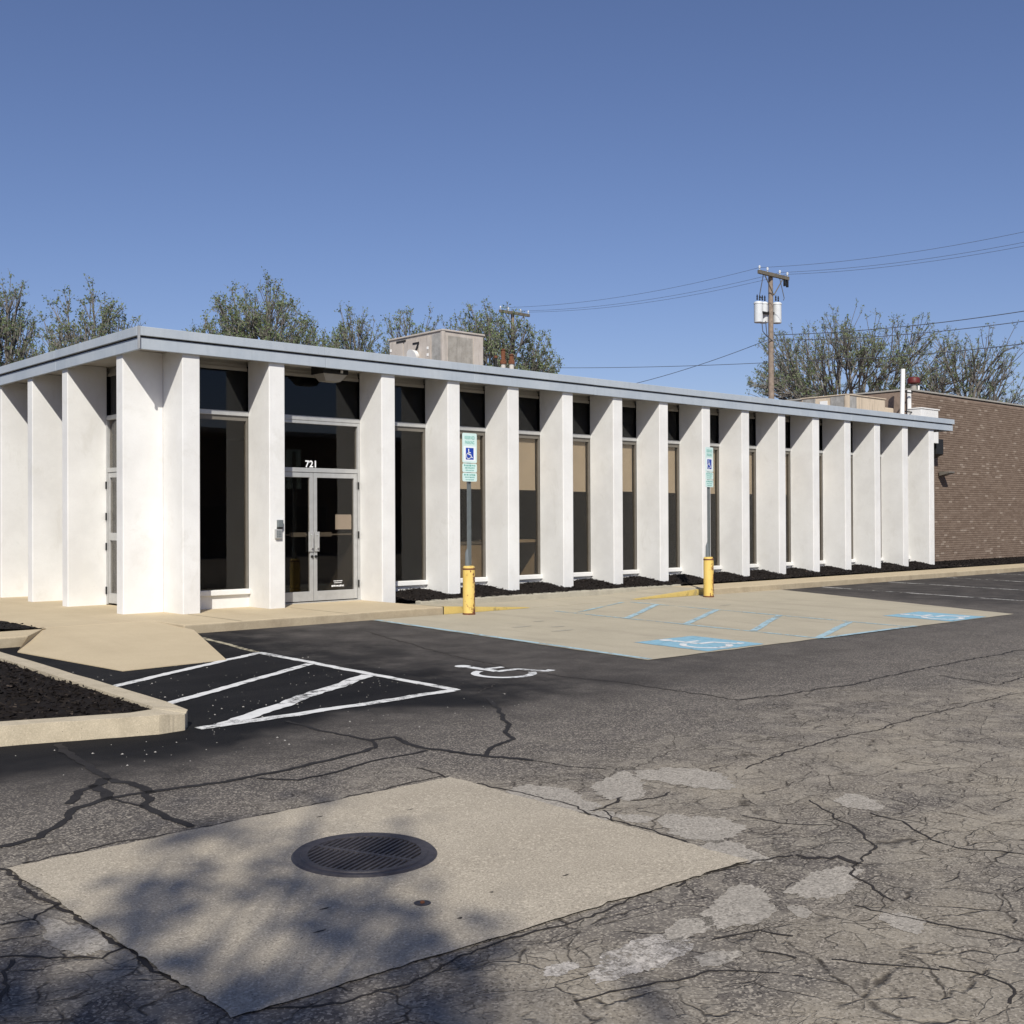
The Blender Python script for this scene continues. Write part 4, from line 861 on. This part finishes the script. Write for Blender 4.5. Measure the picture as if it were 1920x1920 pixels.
# ================================================================== TREES
def tubes(P0, P1, R0, R1, n):
    d = P1-P0; L = np.linalg.norm(d, axis=1, keepdims=True); d = d/np.maximum(L, 1e-6)
    ref = np.where(np.abs(d[:, 2:3]) < .9, np.array([[0, 0, 1.]]), np.array([[1., 0, 0]])); a = np.cross(d, ref); a /= np.linalg.norm(a, axis=1, keepdims=True); b = np.cross(d, a)
    th = 2*np.pi*np.arange(n)/n; off = np.cos(th)[None, :, None]*a[:, None]+np.sin(th)[None, :, None]*b[:, None]
    V = np.concatenate([P0[:, None]+off*R0[:, None, None], P1[:, None]+off*R1[:, None, None]], 1)    # N,2n,3
    base = (np.arange(len(P0))*2*n)[:, None, None]; k = np.arange(n); q = np.stack([k, n+k, n+(k+1) % n, (k+1) % n], 1)[None]
    return V.reshape(-1, 3), (q+base).reshape(-1, 4)
def kmeans(P, k, g, it=6):
    C = P[g.choice(len(P), k, replace=False)]
    for _ in range(it):
        lab = ((P[:, None]-C[None])**2).sum(2).argmin(1)
        for q in range(k):
            if (lab == q).any(): C[q] = P[lab == q].mean(0)
    return C, ((P[:, None]-C[None])**2).sum(2).argmin(1)
def make_tree(name, label, group, base, H, W, seed, tips=620, leaves=5, lsize=.088, limbs=8, thick=1.0, fork=.26, low=.50, leafmat='leaf', twig=.42):
    """limbs fork towards points spread through an uneven dome, so the crown fills out with gaps between its clumps"""
    g = np.random.default_rng(seed)
    d = g.normal(size=(tips*6, 3)); d /= np.linalg.norm(d, axis=1, keepdims=True); ph = g.uniform(0, 6.28, 8); az = np.arctan2(d[:, 1], d[:, 0])
    lump = 1+.13*np.sin(3*az+ph[0])+.10*np.sin(5*az+ph[1]+3*d[:, 2])+.09*np.sin(7*d[:, 2]+ph[2]+2*az)+.05*np.sin(11*az+ph[3])
    r = g.uniform(.12, 1, len(d))**.42*lump*.93
    cz = low+(1-low)*.42; Q = np.stack([d[:, 0]*W*r, d[:, 1]*W*r, (cz+np.where(d[:, 2] > 0, 1-cz, cz-low)*d[:, 2]*r)*H], 1)
    hol = g.normal(size=(26, 3)); hol = hol/np.linalg.norm(hol, axis=1, keepdims=True)*np.array([W, W, H*.4])*g.uniform(.5, 1.0, (26, 1))+np.array([0, 0, cz*H])   # gaps
    keep = (((Q[:, None]-hol[None])/(W*.25))**2).sum(2).min(1) > 1; Q = Q[keep][:tips]
    seg = []
    def bend(a, b, ra, rb, n, lift, lv):
        pts = [a]
        for k in range(1, n+1):
            t = k/n; p = a*(1-t)+b*t; p = p+np.array([0, 0, -1])*lift*math.sin(math.pi*t)*np.linalg.norm(b-a)+(g.normal(size=3)*.035*np.linalg.norm(b-a) if k < n else 0); pts.append(p)
        for k in range(n): seg.append((pts[k], pts[k+1], ra+(rb-ra)*k/n, ra+(rb-ra)*(k+1)/n, lv))
    root = np.array([0, 0, H*fork]); bend(np.zeros(3), root, .020*H*thick, .016*H*thick, 3, 0, 0)
    C1, l1 = kmeans(Q, limbs, g)
    for a in range(limbs):
        q1 = Q[l1 == a]
        if len(q1) < 12: continue
        n1 = root*.55+C1[a]*.45; n1[2] = root[2]+(C1[a][2]-root[2])*.55; bend(root*np.array([1, 1, g.uniform(.85, 1)]), n1, .0105*H*thick, .0075*H*thick, 3, .10, 0)
        C2, l2 = kmeans(q1, min(6, len(q1)//4), g)
        for b in range(len(C2)):
            q2 = q1[l2 == b]
            if len(q2) < 3: continue
            n2 = n1*.45+C2[b]*.55; bend(n1, n2, .006*H*thick, .004*H*thick, 3, .06, 1)
            C3, l3 = kmeans(q2, max(1, min(5, len(q2)//3)), g)
            for c in range(len(C3)):
                q3 = q2[l3 == c]
                if not len(q3): continue
                n3 = n2*.4+C3[c]*.6; bend(n2, n3, .0032*H*thick, .0022*H*thick, 2, .03, 2)
                for p in q3: bend(n3, p, .0018*H*thick, .0010*H*thick, 2, .02, 2)
    nq = len(Q); up = g.normal(size=(nq*3, 3))*np.array([.55, .55, .4])+np.array([0, 0, .75]); up /= np.linalg.norm(up, axis=1, keepdims=True)
    T0 = np.repeat(Q, 3, 0)-up*.10; T1 = T0+up*twig*g.uniform(.5, 1.2, (nq*3, 1)); b = np.array(base)
    P0 = np.concatenate([np.array([q[0] for q in seg]), T0])+b; P1 = np.concatenate([np.array([q[1] for q in seg]), T1])+b
    R0 = np.concatenate([np.array([q[2] for q in seg]), np.full(nq*3, .009)]); R1 = np.concatenate([np.array([q[3] for q in seg]), np.full(nq*3, .004)]); lv = np.array([q[4] for q in seg]+[3]*(nq*3))
    t = thing(name, label, 'tree', base, group); inv = Matrix.Translation(-Vector(base))
    def mk(V, F, nm, mats, mi=None):
        me = bpy.data.meshes.new(nm); me.from_pydata(V.tolist(), [], F.tolist())
        for q in mats: me.materials.append(q)
        if mi is not None: me.polygons.foreach_set('material_index', mi)
        o = bpy.data.objects.new(nm, me); COL.objects.link(o); o.parent = t; o.matrix_parent_inverse = inv; return o
    s1 = lv <= 1; V, F = tubes(P0[s1], P1[s1], R0[s1], R1[s1], 6); mk(V, F, 'trunk', [MAT['bark']])
    s2 = lv >= 2; V, F = tubes(P0[s2], P1[s2], R0[s2], R1[s2], 3); nb = len(F)
    f = g.uniform(.1, 1.1, (nq*3, leaves, 1)); c = (T0[:, None]*(1-f)+T1[:, None]*f+b).reshape(-1, 3); n = len(c); c = c+g.normal(size=(n, 3))*lsize*.5
    a = g.normal(size=(n, 3))+np.array([0, 0, .5]); a /= np.linalg.norm(a, axis=1, keepdims=True); bb_ = np.cross(a, g.normal(size=(n, 3))); bb_ /= np.linalg.norm(bb_, axis=1, keepdims=True); s_ = lsize*g.uniform(.5, 1.25, (n, 1))
    LV = np.stack([c-a*s_*.6, c+bb_*s_*.32, c+a*s_*.6, c-bb_*s_*.32], 1).reshape(-1, 3); LF = np.arange(4*n).reshape(-1, 4)+len(V)
    mk(np.concatenate([V, LV]), np.concatenate([F, LF]), 'crown', [MAT['bark'], MAT[leafmat], MAT['leaf2' if leafmat == 'leaf' else 'leaf']], [0]*nb+[1 if q < .7 else 2 for q in g.random(n)])
    return t
def tree_at(pxc, pytop, hwpx, depth, seed, label, **k):
    d = ray(pxc, 960); p = CAM+d*depth; zt = (CAM+ray(pxc, pytop)*depth)[2]
    make_tree('spring_tree', label, 'trees behind the building', (p[0], p[1], .15), zt-.15, hwpx*depth/FPX, seed, **k)
tree_at(0, 526, 84, 47, 3, 'thin-leaved spring tree cut by the left picture edge', tips=850)
tree_at(164, 534, 100, 44, 4, 'small rounded spring tree just left of the roof corner', tips=900)
tree_at(488, 538, 150, 46, 5, 'widest leafy spring tree over the entrance bays', tips=1600, leaves=6)
tree_at(660, 572, 82, 53, 6, 'narrow low spring tree left of the grey roof unit', tips=800)
tree_at(775, 580, 84, 52, 8, 'spring tree rising directly behind the grey roof unit', tips=800)
tree_at(925, 578, 140, 48, 9, 'spring tree right of the grey roof unit in front of the distant pole', tips=1400, leaves=6)
tree_at(1590, 586, 205, 60, 12, 'broad sparse tree behind the transformer pole and beige roof unit', tips=1700, leaves=5, thick=1.0, limbs=11)
tree_at(1800, 616, 128, 58, 14, 'sparse wide-branching tree above the brick building', tips=700, leaves=4, thick=1.15, limbs=9)
# tree behind the photographer whose shadow dapples the drain apron
make_tree('shade_tree', 'leafing tree behind the viewpoint casting dappled shade on the drain apron', None, (-15.1, -22.1, -.14), 12, 3.9, 21, tips=740, leaves=5, lsize=.12, twig=.5)

# building across the lot, met here only as the dark reflection in the panes
sb = thing('brick_shop', 'plain brown shop building across the lot seen only as a dark reflection', 'building', (46, -54, 0))
gb = gz(-48.0)
m = MB(); m.box((2, -60, gb-1.5), (95, -48, gb+7.6)); part(m, 'wall', MAT['shopbrick'], sb)
m = MB(); m.box((1.8, -60.2, gb+7.601), (95.2, -47.8, gb+7.9)); part(m, 'roof_edge', MAT['header'], sb)
for k in range(14):
    x = 5+k*6.4; m = MB(); m.box((x, -48.05, gb+.9), (x+3.6, -47.97, gb+3.2)); wi = part(m, 'window_frame', MAT['alumdark'], sb)
    m = MB(); m.box((x+.1, -47.969, gb+1.0), (x+3.5, -47.95, gb+3.1)); part(m, 'pane', MAT['dark'], wi)

# small stone chips scattered over the fresh seal coat
m = MB(); r = random.Random(3)
for i in range(260):
    if i < 300: x, y = r.uniform(-4.9, -.6), r.uniform(-9.2, -4.6)
    else: t_ = r.random(); x, y = -4.9+1.4*t_+r.gauss(0, .12), -7.82-.25*t_-abs(r.gauss(0, .10))
    if x < -3.45 and y > -8.1: continue
    s_ = r.choice((.004, .005, .006, .007, .011)); z = gz(y)+.003; a0 = r.uniform(0, 6.28)
    b4 = [(x+s_*math.cos(a0+q*1.57)*r.uniform(.6, 1.2), y+s_*math.sin(a0+q*1.57)*r.uniform(.6, 1.2), z) for q in range(4)]
    m.add(b4+[(x, y, z+s_*.7)], [(0, 1, 4), (1, 2, 4), (2, 3, 4), (3, 0, 4)])
tag(m.build('stone_chips', MAT['stone']), 'pale stone chips scattered over the dark sealed asphalt', 'gravel', kind='stuff')
